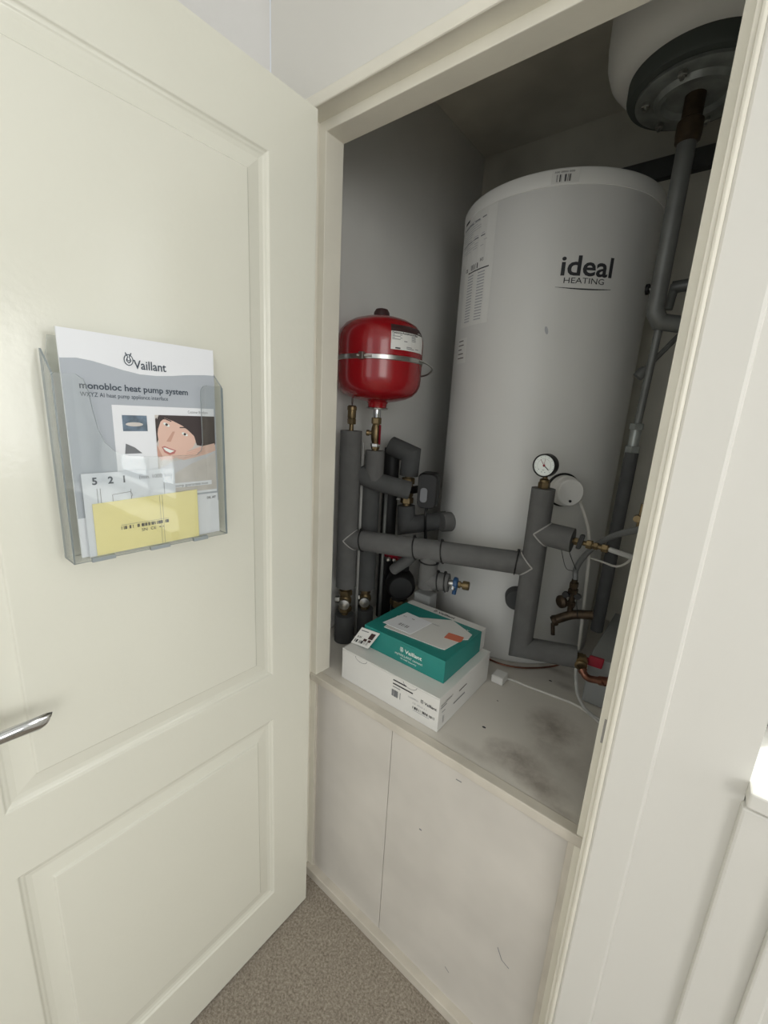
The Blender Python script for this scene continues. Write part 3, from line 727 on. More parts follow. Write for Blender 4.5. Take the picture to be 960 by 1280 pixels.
dl = Vector((-.8, -.6, 0)); vp = MB().use(M['steel']); vp.hexn(a+Vector((0, 0, .05))+dl*.018, dl, .012, .012)
for dz in (.02, .082):
    vp.lathe([(.004, 0), (.004, .012)], a+Vector((0, 0, dz))+dl*.022, dl, 10)
ac = MB().use(M['black']); q = at(535, 613, y=.425)
actx = Vector((.80, .60, 0)); 
def rbox(mb, c, U, V, N, w_, h_, d_, r_=.012, taper=1.0):
    pts = []
    for (sx, sy, a0) in ((1, 1, 0), (-1, 1, 90), (-1, -1, 180), (1, -1, 270)):
        for k in range(5):
            t_ = math.radians(a0+k*22.5); pts.append((sx*(w_-r_)+r_*math.cos(t_), sy*(h_-r_)+r_*math.sin(t_)))
    n = len(pts); V0 = [c+U*a+V*b for a, b in pts]; V1 = [c+U*a+V*b+N*d_*.8 for a, b in pts]; V2 = [c+U*a*.9+V*b*.92+N*d_ for a, b in pts]
    f = [tuple(range(n)), tuple(range(3*n-1, 2*n-1, -1))]
    for k in (0, 1): f += [(k*n+i, k*n+(i+1) % n, (k+1)*n+(i+1) % n, (k+1)*n+i) for i in range(n)]
    mb.add(V0+V1+V2, f)
Ua = Vector((.93, .36, 0)).normalized(); Na = Vector((.36, -.93, 0)).normalized(); Va = Vector((0, 0, 1))
q0 = q-Na*.03
rbox(ac, q0-Vector((0, 0, .0)), Ua, Va, Na, .030, .054, .052, .016)
ac.tube([a+Vector((0, 0, .05)), q0+Na*.01-Ua*.02], .012, 14)
aw = MB().use(M['greyink']); rbox(aw, q0+Na*.052-Ua*.008-Va*.012, Ua, Va, Na, .0105, .022, .002, .009)
ad = MB().use(M['chrome']); ad.lathe([(.004, 0), (.004, .003)], q0+Na*.045+Ua*.022-Va*.020, Na, 12)
acb = MB().use(M['black']); acb.curve([q0+Na*.03-Va*.05, q0+Na*.04-Va*.08, q0+Na*.02-Va*.13, q0-Va*.18, q0-Na*.01-Va*.26], .0045, 8)
fitting('motorised_valve', [('brass_body', vb), ('side_plug', vp), ('actuator', ac), ('indicator_window', aw), ('led', ad), ('power_lead', acb)], tuple(a), 'brass motorised valve with black actuator left of the cylinder', 'valve')
# pump in the dark between risers and cylinder
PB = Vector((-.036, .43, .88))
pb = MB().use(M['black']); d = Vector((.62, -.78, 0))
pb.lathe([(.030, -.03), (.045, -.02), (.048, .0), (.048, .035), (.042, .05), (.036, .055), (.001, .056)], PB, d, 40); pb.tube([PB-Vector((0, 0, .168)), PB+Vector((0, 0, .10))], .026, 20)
pr = MB().use(M['redplastic']); pq = at(490, 692, y=.39); pr.box(pq.x-.032, pq.x+.032, pq.y-.012, pq.y+.012, pq.z-.012, pq.z+.014)
pm = MB().use(M['brass']); pm.hexn(PB+Vector((0, 0, .075)), (0, 0, 1), .032, .022); pm2 = MB().use(M['brass']); pm2.hexn(PB+Vector((0, 0, -.085)), (0, 0, 1), .030, .025)
ps = MB().use(M['steel']); ps.lathe([(.008, 0), (.008, .02), (.004, .024)], pq+Vector((-.006, -.012, -.012)), d, 12); ps.lathe([(.005, 0), (.005, .02)], pq+Vector((.018, -.012, -.008)), d, 10)
fitting('circulation_pump', [('motor', pb), ('head_plate', pr), ('union_nut', pm), ('union_nut', pm2), ('bleed_screw', ps)], (PB.x, PB.y, .711), 'black circulation pump in the dark gap behind the boxes', 'pump')
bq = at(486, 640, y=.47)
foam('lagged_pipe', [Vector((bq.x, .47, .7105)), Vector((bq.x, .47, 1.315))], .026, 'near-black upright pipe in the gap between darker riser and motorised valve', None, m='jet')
# light grey elbow lagging above pump, right side; and grey support block behind boxes
foam('lagged_pipe', [at(492, 712, y=.36), at(510, 700, y=.36), at(526, 684, y=.36)], .017, 'light grey lagging elbow behind the cross pipe and above the pump', None)
gb = MB().use(M['boxing']); p_ = at(530, 760, y=.43); gb.box(p_.x-.03, p_.x+.03, .41, .455, .7105, .875)
o = gb.build('wiring_box', None, bevel=.004); setp(o, 'small grey box standing behind the teal box against the cylinder', 'box')
# ------------------------------------------------------------------ red expansion vessel
VR = .118; zt = 1.684; zb = 1.452
rv = empty('expansion_vessel', (VX.x, VX.y, zb), label='small red expansion vessel strapped to the left cupboard wall', cat='expansion vessel')
rv_prof = [(.026, zb-.012), (.027, zb-.002), (.031, zb+.003), (.050, zb+.006), (.078, zb+.013), (.098, zb+.023), (.110, zb+.036), (.1165, zb+.052), (VR, zb+.068), (VR, zb+.075), (VR, zb+.150), (VR, zb+.157), (.1165, zb+.172), (.111, zb+.187), (.098, zb+.203), (.076, zb+.215), (.045, zb+.224), (.020, zb+.228), (.001, zb+.229)]
# smooth profile
lb(rv, MB().lathe(rv_prof, (VX.x, VX.y, 0), n=72)).build('shell', rv, M['red'])
lb(rv, MB().lathe([(.022, zt-.003), (.021, zt+.006), (.016, zt+.014), (.001, zt+.018)], (VX.x, VX.y, 0), n=32)).build('valve_cap', rv, M['brown'])
bd = MB().use(M['steel']); zc = zb+.112
n = 72; V0 = []
for i in range(n):
    q = 2*PI*i/n
    for r_, dz in ((VR+.0004, -.0065), (VR+.0024, -.005), (VR+.0024, .005), (VR+.0004, .0065)): V0.append((VX.x+r_*math.cos(q), VX.y+r_*math.sin(q), zc+dz))
bd.add(V0, [(i*4+k, ((i+1) % n)*4+k, ((i+1) % n)*4+(k+1) % 4, i*4+(k+1) % 4) for i in range(n) for k in range(4)], True)
# bracket loop going behind on the right
R_ = lambda a, r_, z: Vector((VX.x+r_*math.cos(a), VX.y+r_*math.sin(a), z))
lp = [R_(math.radians(10), VR+.002, zc+.002), R_(math.radians(24), VR+.020, zc-.004), R_(math.radians(38), VR+.030, zc-.014), R_(math.radians(55), VR+.022, zc-.026), R_(math.radians(80), VR+.004, zc-.032)]
bd.curve(lp, .0026, 8)
lb(rv, bd).build('steel_strap', rv, label='steel strap with a loop')
# clamp screw on the front of the band
fa = math.atan2(CAM.y-VX.y, CAM.x-VX.x)-math.radians(9); dn = Vector((math.cos(fa), math.sin(fa), 0)); tn = Vector((-math.sin(fa), math.cos(fa), 0))
c = Vector((VX.x, VX.y, zc))+dn*(VR+.004)-tn*.026
cl = MB().use(M['steel']); cl.box(c.x-.007, c.x+.007, c.y-.006, c.y+.004, c.z-.009, c.z+.009); cl.tube([c-tn*.014, c+tn*.026], .0035, 10)
lb(rv, cl).build('clamp_screw', rv, bevel=.001)
# bracket arm to the wall
lb(rv, MB().use(M['steel']).box(-.1995, VX.x-VR+.006, VX.y-.012, VX.y+.012, zc-.012, zc+.012)).build('wall_bracket', rv)
# label
def vess_pt(u, v, r=VR):
    d = RIGHT*((u-480)/FPX)-UP*((v-640)/FPX)+FWD
    ox, oy = CAM.x-VX.x, CAM.y-VX.y; A = d.x**2+d.y**2; B = 2*(d.x*ox+d.y*oy); C_ = ox*ox+oy*oy-r*r
    t_ = (-B-math.sqrt(max(0, B*B-4*A*C_)))/(2*A); return CAM+d*t_
p0 = vess_pt(488, 436); a0 = math.atan2(p0.y-VX.y, p0.x-VX.x)
f2 = cyl_map((VX.x, VX.y), VR, a0, p0.z)
wl = .118
# follow the shell's shoulder: interpolate the profile radius
def shell_r(z):
    for (r0, z0_), (r1, z1_) in zip(rv_prof, rv_prof[1:]):
        if z0_ <= z <= z1_ and z1_ > z0_: return r0+(r1-r0)*(z-z0_)/(z1_-z0_)
    return VR
def lab_map(u, v, h):
    z = p0.z+v; a = a0+u/VR; r_ = max(shell_r(z), .09)+h+.0012; return Vector((VX.x+r_*math.cos(a), VX.y+r_*math.sin(a), z))-rv.location
S = Sheet(lab_map)
for k in range(8): S.rect(0, .052*k/8*.83, wl, .052*(k+1)/8*.83, M['label'], .0003, nu=10)
for k in range(2): S.rect(0, .0432+.0085*k, wl, .0432+.0085*(k+1), M['brown'], .0003, nu=10)
S.text('Heizungs-Ausdehnungsgefäss', .003, .0375, .0072, M['ink'], .0008, bold=.02, width=.082)
for k in range(4): S.rect(.003, .034-.0035*k, .003+(.022 if k % 2 else .027), .0355-.0035*k, M['greyink'], .0008); S.rect(.060, .034-.0035*k, .076, .0355-.0035*k, M['greyink'], .0008)
S.rect(.012, .002, .026, .005, M['ink'], .0008); S.rect(.044, .004, .07, .0055, M['greyink'], .0008, nu=2); S.rect(.044, .0075, .062, .009, M['greyink'], .0008); S.rect(.036, .020, .046, .022, M['greyink'], .0008); S.rect(.076, .006, .09, .0075, M['greyink'], .0008)
S.text('heating', .090, .046, .006, M['whiteink'], .0008)
S.build('rating_label', rv)
lb(rv, MB().use(M['steel']).lathe([(.020, zb-.018), (.030, zb-.0165), (.0305, zb-.0135), (.028, zb-.012)], (VX.x, VX.y, 0), n=40).use(M['chrome']).lathe([(.0105, zb-.042), (.0115, zb-.038), (.0115, zb-.018)], (VX.x, VX.y, 0), n=28)).build('neck_flange', rv)
# red lever valve below vessel
z1 = zb-.042
vv = MB().use(M['brass']); vv.hexn(V_(z1-.016), (0, 0, 1), .0145, .018); vv.lathe([(.010, -.095), (.0105, -.070), (.013, -.062), (.0145, -.045), (.0135, -.028), (.010, -.016)], V_(z1), (0, 0, 1), 24); vv.hexn(V_(z1-.088), (0, 0, 1), .0125, .014)
vl = MB().use(M['brass']); dl = Vector((-.76, -.64, 0)); vl.lathe([(.006, .008), (.006, .018), (.0085, .019), (.0085, .027), (.004, .029)], V_(z1-.042), dl, 16)
nt_ = MB().use(M['steel']); nt_.hexn(V_(z1-.081), (0, 0, 1), .0145, .010)
lr = MB().use(M['redplastic']); dr = Vector((.80, -.25, 0)).normalized(); U2 = Vector((.60, -.75, 0)).normalized(); 
rbox(lr, V_(z1-.045)+dr*.016, U2, Vector((0, 0, 1)), dr, .007, .028, .010, .006)
fitting('vessel_valve', [('brass_body', vv), ('test_plug', vl), ('steel_nut', nt_), ('red_lever', lr)], tuple(V_(z1-.095)), 'brass service valve with red lever under the red vessel', 'valve')

# ------------------------------------------------------------------ pressure gauge
gz = 1.268; gc = Vector((.388, .404, 1.323)); gd = Vector((-.06, -1, .0)).normalized()
gs = MB().use(M['brass']); gs.hexn(G_(gz-.002), (0, 0, 1), .0145, .016); gs.lathe([(.012, .014), (.012, .020), (.006, .023), (.006, .032)], G_(gz), (0, 0, 1), 20)
gk = MB().use(M['black']); gk.lathe([(.001, -.022), (.027, -.022), (.0285, -.018), (.0285, .004), (.0268, .0055), (.0255, .0055), (.0255, .002), (.001, .002)], gc, gd, 48)
gf = Sheet(plane_map(gc+gd*.0022, Vector((0, 0, 1)).cross(gd), Vector((0, 0, 1)))) ; 
gf.ellipse(0, 0, .0252, .0252, M['whiteink'], .0002, 40)
for k in range(11):
    a_ = math.radians(225-27*k); gf.line([(.0205*math.cos(a_), .0205*math.sin(a_)), (.023*math.cos(a_), .023*math.sin(a_))], .0005, M['ink'])
arc = [(.0165*math.cos(math.radians(225-5.4*k)), .0165*math.sin(math.radians(225-5.4*k))) for k in range(51)]; gf.line(arc, .0005, M['paleink'])
gf.line([(.012, -.010), (.0, 0)], .0019, M['ink'], .0012); gf.line([(0, 0), (-.010, .014)], .0010, M['redplastic'], .0014); gf.line([(0, 0), (.001, .016)], .0007, M['redplastic'], .0013); gf.ellipse(0, 0, .003, .003, M['redplastic'], .0018, 16)
gf.text('bar', -.003, -.012, .004, M['ink']); gf.ellipse(-.012, -.0105, .0010, .0010, M['blueplastic'], .001, 10); gf.ellipse(.004, -.0165, .0010, .0010, M['blueplastic'], .001, 10); gf.ellipse(-.004, -.016, .0010, .0010, M['blueplastic'], .001, 10)
ge = empty('pressure_gauge', tuple(G_(gz)), label='round white dial pressure gauge with red needle on grey lagged riser', cat='pressure gauge')
lb(ge, gs).build('brass_stem', ge); lb(ge, gk).build('case', ge); lb(ge, gf.mb).build('dial', ge)

# ------------------------------------------------------------------ filling loop, hoses and drain on the right
k0 = Jb; kd = Vector((1, -.05, -.02)).normalized()
fb = MB().use(M['brass']); fb.tube([k0, k0+kd*.085], .006, 14); fb.hexn(k0+kd*.004, kd, .0095, .010); fb.hexn(k0+kd*.032, kd, .011, .013); fb.hexn(k0+kd*.048, kd, .009, .010); fb.hexn(k0+kd*.066, kd, .010, .014)
fl = MB().use(M['black']); c = k0+kd*.020; fl.add([], []); rbox(fl, c+Vector((0, -.008, .004)), kd, Vector((.18, 0, 1)).normalized(), Vector((0, -1, 0)), .0055, .019, .006, .004)
fitting('filling_valve', [('brass_body', fb), ('black_lever', fl)], tuple(k0), 'brass filling valve with black lever on the right side branch', 'valve')
kz = k0+kd*.083
h = MB().use(M['hose']); h.curve([kz, kz+Vector((.03, -.01, -.001)), Vector((.625, .36, 1.155)), Vector((.69, .30, 1.175))], .0062, 12)
setp(h.build('flexible_hose', None), 'pale flexible hose leading right from the brass filling valve', 'hose')
h1 = at(719, 724, y=.50)
h = MB().use(M['braid']); h.curve([h1, at(720, 712, y=.50), at(729, 697, y=.485), at(746, 681, y=.46), at(770, 669, y=.42), at(802, 661, y=.36)], .0072, 12)
setp(h.build('flexible_hose', None), 'braided grey hose curving down to the drain fitting', 'hose')
# drain fitting below the braided hose
t0 = at(718, 728, y=.50); t1 = at(712, 766, y=.515); td = (t1-t0).normalized()
df = MB().use(M['tapbrown']); df.tube([t0-td*.01, t1], .0075, 14); df.hexn(t0, td, .0115, .016); df.hexn(t0+td*.020, td, .013, .012); df.hexn(t0+td*.060, td, .012, .014)
db = MB().use(M['black']); sd = Vector((.95, .3, 0)).normalized(); cc = t0+td*.040
for s_ in (-1, 1): db.lathe([(.0085, -.004), (.0085, .004)], cc+sd*.015*s_+Vector((0, -.008, .002)), Vector((0, -1, 0)), 16)
db.tube([cc-sd*.015, cc+sd*.015], .006, 10)
w0 = cc+sd*.01; db.tube([w0, w0+Vector((.012, -.004, -.055))], .0011, 6)
df2 = MB().use(M['tapbrown']); e0 = at(741, 769, y=.53); e1 = at(690, 776, y=.50); ed = (e1-e0).normalized()
df2.curve([e0, (e0+e1)/2+Vector((0, 0, .010)), e1], .0125, 14); df2.lathe([(.013, 0), (.015, .003), (.015, .012), (.012, .014)], e1-ed*.014, ed, 18)
df2.tube([e1+Vector((.004, -.004, -.004)), e1+Vector((.010, -.008, -.036))], .0055, 12)
df2.lathe([(.018, -.004), (.018, .004), (.011, .010)], at(702, 752, y=.52), Vector((-.5, -.85, 0)), 20)
fitting('drain_tap', [('hose_union', df), ('wing_nut', db), ('tap_body', df2)], tuple(t1), 'tarnished brass drain tap below braided hose beside the cylinder', 'tap')
wr = MB().use(M['black']); wr.curve([at(710, 684, y=.45), at(714, 697, y=.46), at(720, 712, y=.49)], .0010, 6); wr.curve([at(701, 684, y=.45), at(707, 709, y=.47), at(716, 714, y=.49)], .0008, 6)
setp(wr.build('probe_wire', None), 'thin black wire hanging below the right side branch', 'wire')
cb = MB().use(M['cable']); base = tank_pt(720, 627)
cb.curve([base+Vector((.012, -.012, .006)), at(733, 650, y=.575), at(736.5, 670, y=.575), at(736, 700, y=.575), at(731, 745, y=.575), at(726, 790, y=.575), at(723, 812, y=.57)], .0045, 10)
setp(cb.build('thermostat_cable', None), 'white cable dropping from the round thermostat cover', 'cable')
cb = MB().use(M['cable']); cb.curve([at(737, 697, y=.58), at(752, 702, y=.56), at(770, 708, y=.52), at(784, 703, y=.47), at(795, 690, y=.42)], .0028, 8)
setp(cb.build('slack_cable', None), 'thin pale cable looping right below the filling hoses', 'cable')
# red lever valve and copper at the foot
r0 = Fe; q1 = at(727, 828, y=.43); 
cf = MB().use(M['brass']); cf.tube([r0, r0+(Fe-G_(.826)).normalized()*.014], .012, 16); cf.hexn(at(727, 822, y=.44), Vector((.3, -.9, -.1)), .015, .018); cf.lathe([(.012, 0), (.0145, .003), (.0145, .010), (.009, .012), (.009, .006)], at(726, 829, y=.43), Vector((.25, -.9, -.2)), 24)
cp = MB().use(M['copper']); c1 = at(727, 836, y=.425); c2 = at(733, 846, y=.42); c3 = at(745, 850, y=.41); c4 = at(775, 852, y=.385)
cp.curve([c1, c2, c3, c4], .0088, 16); cp.tube([at(750, 851, y=.405), at(756, 852, y=.40)], .0112, 16); cp.tube([at(760, 852, y=.397), at(768, 852, y=.39)], .0108, 16); cp.tube([c1, c1+(c2-c1)*.4], .0112, 16)
cr = MB().use(M['redplastic']); rbox(cr, at(745, 827, y=.45), Vector((1, .1, 0)).normalized(), Vector((.1, 0, 1)).normalized(), Vector((0, -1, 0)), .017, .014, .006, .003)
cr.tube([at(732, 823, y=.445), at(745, 827, y=.45)], .004, 8)
fitting('lever_valve', [('brass_body', cf), ('copper_bend', cp), ('red_lever', cr)], tuple(Fe), 'red lever valve with copper bend at the lower right', 'valve')
h = MB().use(M['hose']); h.curve([at(720, 835, y=.43), at(720, 850, y=.425), at(722, 868, y=.415), at(730, 884, y=.405), at(742, 895, y=.395), at(762, 905, y=.38)], .0040, 10)
setp(h.build('drain_hose', None), 'grey hose hanging in a curve from the lower red lever valve', 'hose')
cb = MB().use(M['cable']); cb.curve([at(622, 845, z=.716), at(640, 850, z=.7145), at(662, 859, z=.7145), at(700, 873, z=.7145), at(725, 884, z=.7145), at(748, 902, z=.7145), at(770, 925, z=.7145)], .0036, 10)
setp(cb.build('power_cable', None), 'white power cable lying across the stained ledge', 'cable')
bw = MB().use(M['copper']); bw.curve([at(609, 823, z=.714), at(630, 831, z=.714), at(660, 835, z=.714), at(695, 832, z=.716), at(715, 822, z=.72)], .0028, 8)
setp(bw.build('earth_wire', None), 'thin brown wire round the front foot of the cylinder', 'wire')
p_ = at(617, 850, z=.7105)
ab = MB().use(M['white']); ab.box(p_.x-.004, p_.x+.03, p_.y-.012, p_.y+.028, .7105, .733)
setp(ab.build('cable_adaptor', None, bevel=.003), 'small white block beside the lower white carton', 'adaptor')

# ------------------------------------------------------------------ big white vessel overhead with flange, and its pipe
FC = Vector((.535, .585, 0)); zf = 2.118
uv = empty('overhead_vessel', (FC.x, FC.y, zf), label='large white vessel overhead with dark gasket and metal flange', cat='expansion vessel')
lb(uv, MB().lathe([(.10, zf+.045), (.135, zf+.040), (.158, zf+.050), (.172, zf+.066), (.181, zf+.09), (.1845, zf+.12), (.185, zf+.2), (.185, 2.398)], FC, n=96)).build('shell', uv, M['lid'])
lb(uv, MB().lathe([(.105, zf+.008), (.128, zf+.008), (.132, zf+.014), (.132, zf+.042), (.10, zf+.046)], FC, n=72)).build('gasket', uv, M['rubber'])
fl = MB().lathe([(.024, zf+.002), (.055, zf+.002), (.062, zf-.008), (.072, zf-.008), (.078, zf+.002), (.108, zf-.001), (.113, zf+.001), (.113, zf+.007), (.10, zf+.010)], FC, n=72)
lb(uv, fl).build('flange', uv, M['galv'])
for k in range(6):
    a_ = 2*PI*k/6+.35; c = FC+Vector((.093*math.cos(a_), .093*math.sin(a_), zf))
    lb(uv, MB().use(M['steel']).hexn(c, (0, 0, -1), .009, .008).lathe([(.004, .008), (.004, .014)], c, (0, 0, -1), 10)).build('bolt', uv)
m_ = MB().use(M['tapbrown']).tube([FC+Vector((0, 0, zf+.004)), FC+Vector((0, 0, zf-.045))], .0195, 24).lathe([(.0185, -.052), (.024, -.048), (.025, -.036), (.025, -.012), (.021, -.008)], FC+Vector((0, 0, zf-.034)), (0, 0, 1), 28)
lb(uv, m_).build('union', uv)
pv = empty('vertical_pipe', (FC.x, FC.y, 1.69), label='grey vertical pipe dropping from the overhead vessel flange', cat='pipe')
pz = 1.675
m_ = MB().use(M['darkpipe']); m_.tube([FC+Vector((0, 0, zf-.084)), FC+Vector((0, 0, pz+.02)), FC+Vector((.012, .010, pz-.002)), FC+Vector((.075, .03, pz-.012)), FC+Vector((.19, .06, pz-.02))], .0185, 20)
lb(pv, m_).build('pipe', pv)
c = at(862, 357, y=.66)
m_ = MB().use(M['darkpipe']); m_.tube([c+Vector((-.035, 0, 0)), c+Vector((.10, 0, .008))], .014, 14); m_.tube([c+Vector((-.03, 0, .006)), c+Vector((-.035, 0, -.05))], .010, 12)
setp(m_.build('side_branch', None), 'dark side branch pipe behind the overhead vessel pipe', 'pipe')
# thinner pipe continuing down with an insulated lower part
q0 = Vector((.548, .60, pz-.004)); q1 = Vector((.537, .625, 1.405)); q2 = Vector((.533, .625, .846))
e = empty('vertical_pipe', tuple(q2), label='thin pipe with compression coupling running down behind the right hoses', cat='pipe')
m_ = MB().use(M['darkpipe']); m_.tube([q0, q1], .0088, 16); lb(e, m_).build('pipe', e)
m_ = MB().use(M['galv']); m_.hexn(q1+Vector((0, 0, .015)), (0, 0, 1), .017, .016); m_.hexn(q1+Vector((0, 0, -.045)), (0, 0, 1), .018, .018); m_.tube([q1+Vector((0, 0, .02)), q1-Vector((0, 0, .04))], .013, 16)
lb(e, m_).build('coupling', e)
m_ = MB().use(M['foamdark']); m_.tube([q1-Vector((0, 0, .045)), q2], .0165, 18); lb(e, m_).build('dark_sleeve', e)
m_ = MB().use(M['darkpipe']); g0 = at(802, 466, y=.67); g1 = at(850, 418, y=.70); m_.tube([g0, g1, g1+(g1-g0)], .0065, 12); m_.lathe([(.013, -.014), (.014, 0), (.010, .012)], g0, (g1-g0), 16)
setp(m_.build('diagonal_stay', None), 'thin diagonal stay crossing behind the right vertical pipe', 'pipe')
m_ = MB().use(M['brass']); c = at(797, 648, y=.45); m_.lathe([(.008, -.010), (.009, 0), (.008, .010)], c, (0, -1, 0), 14); m_.tube([c+Vector((.004, 0, -.03)), c+Vector((.006, 0, .035))], .005, 10)
setp(m_.build('brass_fitting', None), 'small brass fitting just visible at the right jamb edge', 'pipe fitting')

# ------------------------------------------------------------------ cartons on the ledge
def carton(name, x0, x1, y0, y1, z0, z1, m, label):
    e = empty(name, ((x0+x1)/2, (y0+y1)/2, z0), label=label, cat='box'); return e
Z0 = .7105
wb = carton('white_carton', .016, .324, .103, .372, Z0, .800, M['whitecard'], 'white cardboard carton on the ledge under the teal box')
mb = MB().use(M['whitecard']).box(.016, .324, .104, .372, Z0, .7965)
lb(wb, mb).build('carton_body', wb, bevel=.0012)
lb(wb, MB().use(M['whitecard']).box(.0155, .3245, .1035, .3725, .7972, .8005)).build('lid', wb, bevel=.0012)
S = Sheet(plane_map(Vector((.016, .104, Z0))-wb.location, (1, 0, 0), (0, 0, 1)))
# curved hand slots under the lid
for u in (.048, .205):
    arc = [(u+.040*math.cos(PI+PI*k/12)*.5+.02, .0862+.011*math.sin(PI+PI*k/12)) for k in range(13)]
    S.line(arc, .0012, M['greyink'], .0005)
S.rect(.175, .075, .215, .0785, M['ink'], .0006); S.rect(.175, .065, .235, .0685, M['ink'], .0006); S.rect(.175, .0575, .198, .0595, M['greyink'], .0006)
S.bars(.173, .032, .200, .050, M['greyink'], 12, seed=8)
S.text('sensoCOMFORT', .222, .052, .006, M['paleink'], width=.03)
S.crest(.262, .058, .0048, M['ink'], M['whitecard']); S.text('Vaillant', .2685, .0545, .0105, M['ink'], bold=.015, width=.034)
S.text('CE  0020 3 1', .236, .041, .006, M['paleink'], width=.04)
S.bars(.237, .028, .300, .0345, M['ink'], 40, seed=11); S.rect(.238, .0235, .285, .025, M['paleink'], .0006)
S.build('front_printing', wb)
S = Sheet(plane_map(Vector((.324, .104, Z0))-wb.location, (0, 1, 0), (0, 0, 1)))
S.text('sensoCOMFORT', .008, .064, .008, M['ink'], width=.055); S.rect(.008, .058, .035, .0605, M['greyink'], .0006); S.bars(.008, .014, .030, .034, M['greyink'], 10, seed=5)
S.rect(.095, .058, .135, .061, M['ink'], .0006); S.rect(.070, .036, .128, .040, M['greyink'], .0006); S.rect(.015, .045, .03, .047, M['greyink'], .0006)
S.build('side_printing', wb)
tb = carton('teal_carton', .046, .302, .156, .385, .8005, .862, M['teal'], 'flat teal carton with white sleeve and paperwork on top')
TX0, TX1, TY0, TY1, TZ0, TZ1 = .046, .301, .157, .352, .8005, .861
mb = MB().use(M['teal']).box(TX0, TX1, TY0, TY1, TZ0, TZ1)
lb(tb, mb).build('teal_body', tb, bevel=.001)
lb(tb, MB().use(M['whitecard']).box(TX0+.002, TX1-.0015, TY1+.0005, .382, TZ0, TZ1-.001)).build('white_sleeve', tb, bevel=.001)
S = Sheet(plane_map(Vector((TX0, TY0, TZ0))-tb.location, (1, 0, 0), (0, 0, 1)))
S.crest(.128, .038, .0065, M['whiteink'], M['teal']); S.text('Vaillant', .138, .033, .0145, M['whiteink'], bold=.018, width=.052)
S.text('myVAILLANT connect', .108, .020, .0095, M['whiteink'], width=.085); S.text('VR 940f Gateway', .125, .0115, .006, M['whiteink'], width=.05)
S.rect(.125, .0555, .170, .0565, M['tealdark'], .0005)
S.build('front_lettering', tb)
S = Sheet(plane_map(Vector((TX0, TY0, TZ1))-tb.location, (1, 0, 0), (0, 1, 0)))
S.text('myV', .205, .168, .010, M['whiteink'], .0005, width=.024)
S.build('top_lettering', tb)
S = Sheet(plane_map(Vector((TX0, TY1, TZ1-.001))-tb.location, (1, 0, 0), (0, 1, 0)))
S.crest(.098, .014, .0065, M['ink'], M['whitecard']); S.text('Vaillant', .108, .009, .0135, M['ink'], bold=.015, width=.056)
S.build('sleeve_lettering', tb)
# quick guide card and folded sheet, orange sticker
def tpx(u, v): p = at(u, v, z=TZ1); return (p.x, p.y)
def flat_item(name, pix, m, zz, th_, label, cat, prn=None):
    P_ = [at(u, v, z=zz) for u, v in pix]; c = sum(P_, Vector())/len(P_); e = empty(name, (c.x, c.y, zz), label=label, cat=cat)
    n = len(P_); mb = MB().use(m); mb.add([(p.x, p.y, zz) for p in P_]+[(p.x, p.y, zz+th_) for p in P_], [tuple(range(n)), tuple(range(2*n-1, n-1, -1))]+[(i, (i+1) % n, (i+1) % n+n, i+n) for i in range(n)])
    lb(e, mb).build('sheet', e)
    if prn:
        S = Sheet(lambda u, v, h: Vector((u, v, zz+th_+h))-Vector(e.location)); prn(S, zz+th_); S.build('printing', e)
    return e
def pr1(S, z):
    g = lambda u, v: (lambda p: (p.x, p.y))(at(u, v, z=z))
    S.text('myVAILLANT', *g(540, 780), .008, M['greyink'], .0004, width=.022)
flat_item('quick_guide', [(480, 784), (497, 770), (566, 776), (590, 794), (585, 800), (579, 800), (556, 812.5), (550, 811)], M['label'], TZ1+.0006, .0016, 'off-white quick guide booklet on top of the teal carton', 'booklet', pr1)
def pr2(S, z):
    a = at(489, 778, z=z); S.text('VR', at(514, 774, z=z).x, at(514, 774, z=z).y, .008, M['ink'], .0004)
    S.bars(at(500, 779, z=z).x, at(500, 779, z=z).y-.01, at(500, 779, z=z).x+.030, at(500, 779, z=z).y+.004, M['greyink'], 10, .0004)
    S.text('0020', at(504, 770, z=z).x, at(504, 770, z=z).y, .006, M['greyink'], .0004)
flat_item('delivery_label', [(478.5, 778), (509, 765.5), (540, 779), (513, 793)], M['paper'], TZ1+.0028, .0008, 'white paper label with barcode lying on the quick guide', 'label', pr2)
flat_item('orange_sticker', [(555, 797), (561, 791), (580, 797), (577, 802), (574, 803)], M['orange'], TZ1+.0028, .0006, 'small orange sticker near the right end of the quick guide', 'sticker')
# hanging barcode sticker on the left front corner, tilted down over the corner
zt_ = TZ1+.001
e = empty('corner_label', (TX0+.01, TY0, zt_), label='white barcode label draped over the left front corner of the teal carton', cat='label')
c4 = [at(438.5, 803, y=TY0-.018), at(452.5, 784, y=TY0-.003), at(475, 792, y=TY0-.003), at(460, 811, y=TY0-.018)]
Uc = (c4[3]-c4[0]); Vc = (c4[1]-c4[0]); Nc = Uc.cross(Vc).normalized()
mb = MB().use(M['label']); mb.add([p for p in c4]+[p-Nc*.0006 for p in c4], [(0, 1, 2, 3), (7, 6, 5, 4), (0, 1, 5, 4), (1, 2, 6, 5), (2, 3, 7, 6), (3, 0, 4, 7)])
lb(e, mb).build('sheet', e)
lw, lh = Uc.length, Vc.length
S = Sheet(lambda u, v, h: c4[0]+Uc*(u/lw)+Vc*(v/lh)+Nc*h-Vector(e.location))
S.bars(.006, .008, lw-.010, .018, M['ink'], 26, seed=9); S.rect(.006, lh*.82, lw*.5, lh*.87, M['greyink'], .0005); S.text('S-N', .007, lh*.42, .009, M['ink'], .0006, bold=.02); S.rect(lw*.66, lh*.5, lw*.9, lh*.85, M['brown'], .0005)
S.bars(lw*.5, lh*.32, lw*.9, lh*.46, M['brown'], 8, seed=3)
S.build('printing', e)

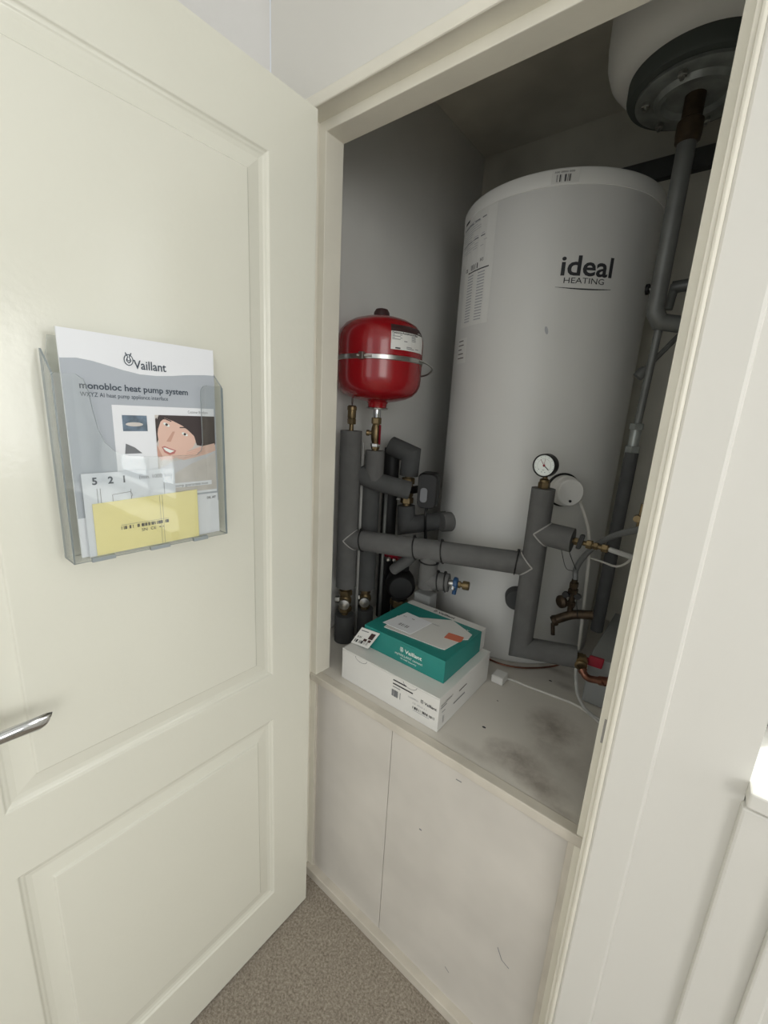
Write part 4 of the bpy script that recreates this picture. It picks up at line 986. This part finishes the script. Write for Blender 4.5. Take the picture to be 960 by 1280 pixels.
# ------------------------------------------------------------------ second level: pieces that belong to a part
def nest(root, part, *names):
    host = next(c for c in root.children if c.name.split('.')[0] == part)
    for c in list(root.children):
        if c is not host and c.name.split('.')[0] in names: c.parent = host
nest(hw, 'thermostat_cover', 'cover_screw', 'gasket')
nest(hw, 'lid', 'barcode_label')
nest(rv, 'steel_strap', 'clamp_screw', 'wall_bracket')
nest(DR, 'handle_rose', 'handle_lever')
nest(bpy.data.objects['motorised_valve'], 'actuator', 'indicator_window', 'led', 'power_lead')
nest(uv, 'flange', 'bolt')
nest(wb, 'carton_body', 'front_printing', 'side_printing')
nest(tb, 'teal_body', 'front_lettering', 'top_lettering'); nest(tb, 'white_sleeve', 'sleeve_lettering')
nest(bpy.data.objects['window_1'], 'window_frame', 'pane')
nest(br, 'pages', 'printing', 'imprint', 'photograph')

# ------------------------------------------------------------------ light
wd_ = bpy.data.worlds.new('World'); scn.world = wd_; wd_.use_nodes = True
bg = wd_.node_tree.nodes['Background']; bg.inputs[0].default_value = (.93, .97, 1.0, 1); bg.inputs[1].default_value = .9
def area(name, loc, rot, sx, sy, power, col=(1, 1, 1)):
    l = bpy.data.lights.new(name, 'AREA'); l.shape = 'RECTANGLE'; l.size = sx; l.size_y = sy; l.energy = power; l.color = col
    o = bpy.data.objects.new(name, l); COL.objects.link(o); o.location = loc; o.rotation_euler = rot; return o
area('daylight_far_window', (2.72, -.15, 1.42), (0, PI/2, 0), .9, .7, 14, (1, 1, .98))
area('daylight_near_window', (1.48, .33, 1.62), (-PI/2, 0, 0), 1.25, 1.2, 22, (1, 1, .98))
area('side_fill_light', (2.55, -2.0, 1.65), (0, PI/2, 0), 1.3, 1.5, 35, (1, 1, .98))  # added fill light for the cupboard's left wall; no window is built here
area('rear_fill_light', (.5, -3.1, 1.6), (PI/2, 0, 0), 1.3, 1.4, 11, (1, 1, .98))  # added unseen area light into the cupboard from behind; no window modelled there
sl = bpy.data.lights.new('sun', 'SUN'); sl.energy = 4; sl.angle = .06; sl.color = (1, .97, .92)
so = bpy.data.objects.new('sun', sl); COL.objects.link(so); so.rotation_euler = Vector((-.42, -.62, -.66)).to_track_quat('-Z', 'Y').to_euler()

# ------------------------------------------------------------------ camera object and view
cd = bpy.data.cameras.new('camera'); cam = bpy.data.objects.new('camera', cd); COL.objects.link(cam)
cam.matrix_world = Matrix(((RIGHT.x, UP.x, -FWD.x, CAM.x), (RIGHT.y, UP.y, -FWD.y, CAM.y), (RIGHT.z, UP.z, -FWD.z, CAM.z), (0, 0, 0, 1)))
cd.sensor_fit = 'VERTICAL'; cd.sensor_height = 24; cd.lens = 24*FPX/1280; cd.clip_start = .01
scn.camera = cam
vs = scn.view_settings; vs.view_transform = 'Standard'; vs.look = 'None'; vs.gamma = 1; vs.use_curve_mapping = False; vs.exposure = -0.47
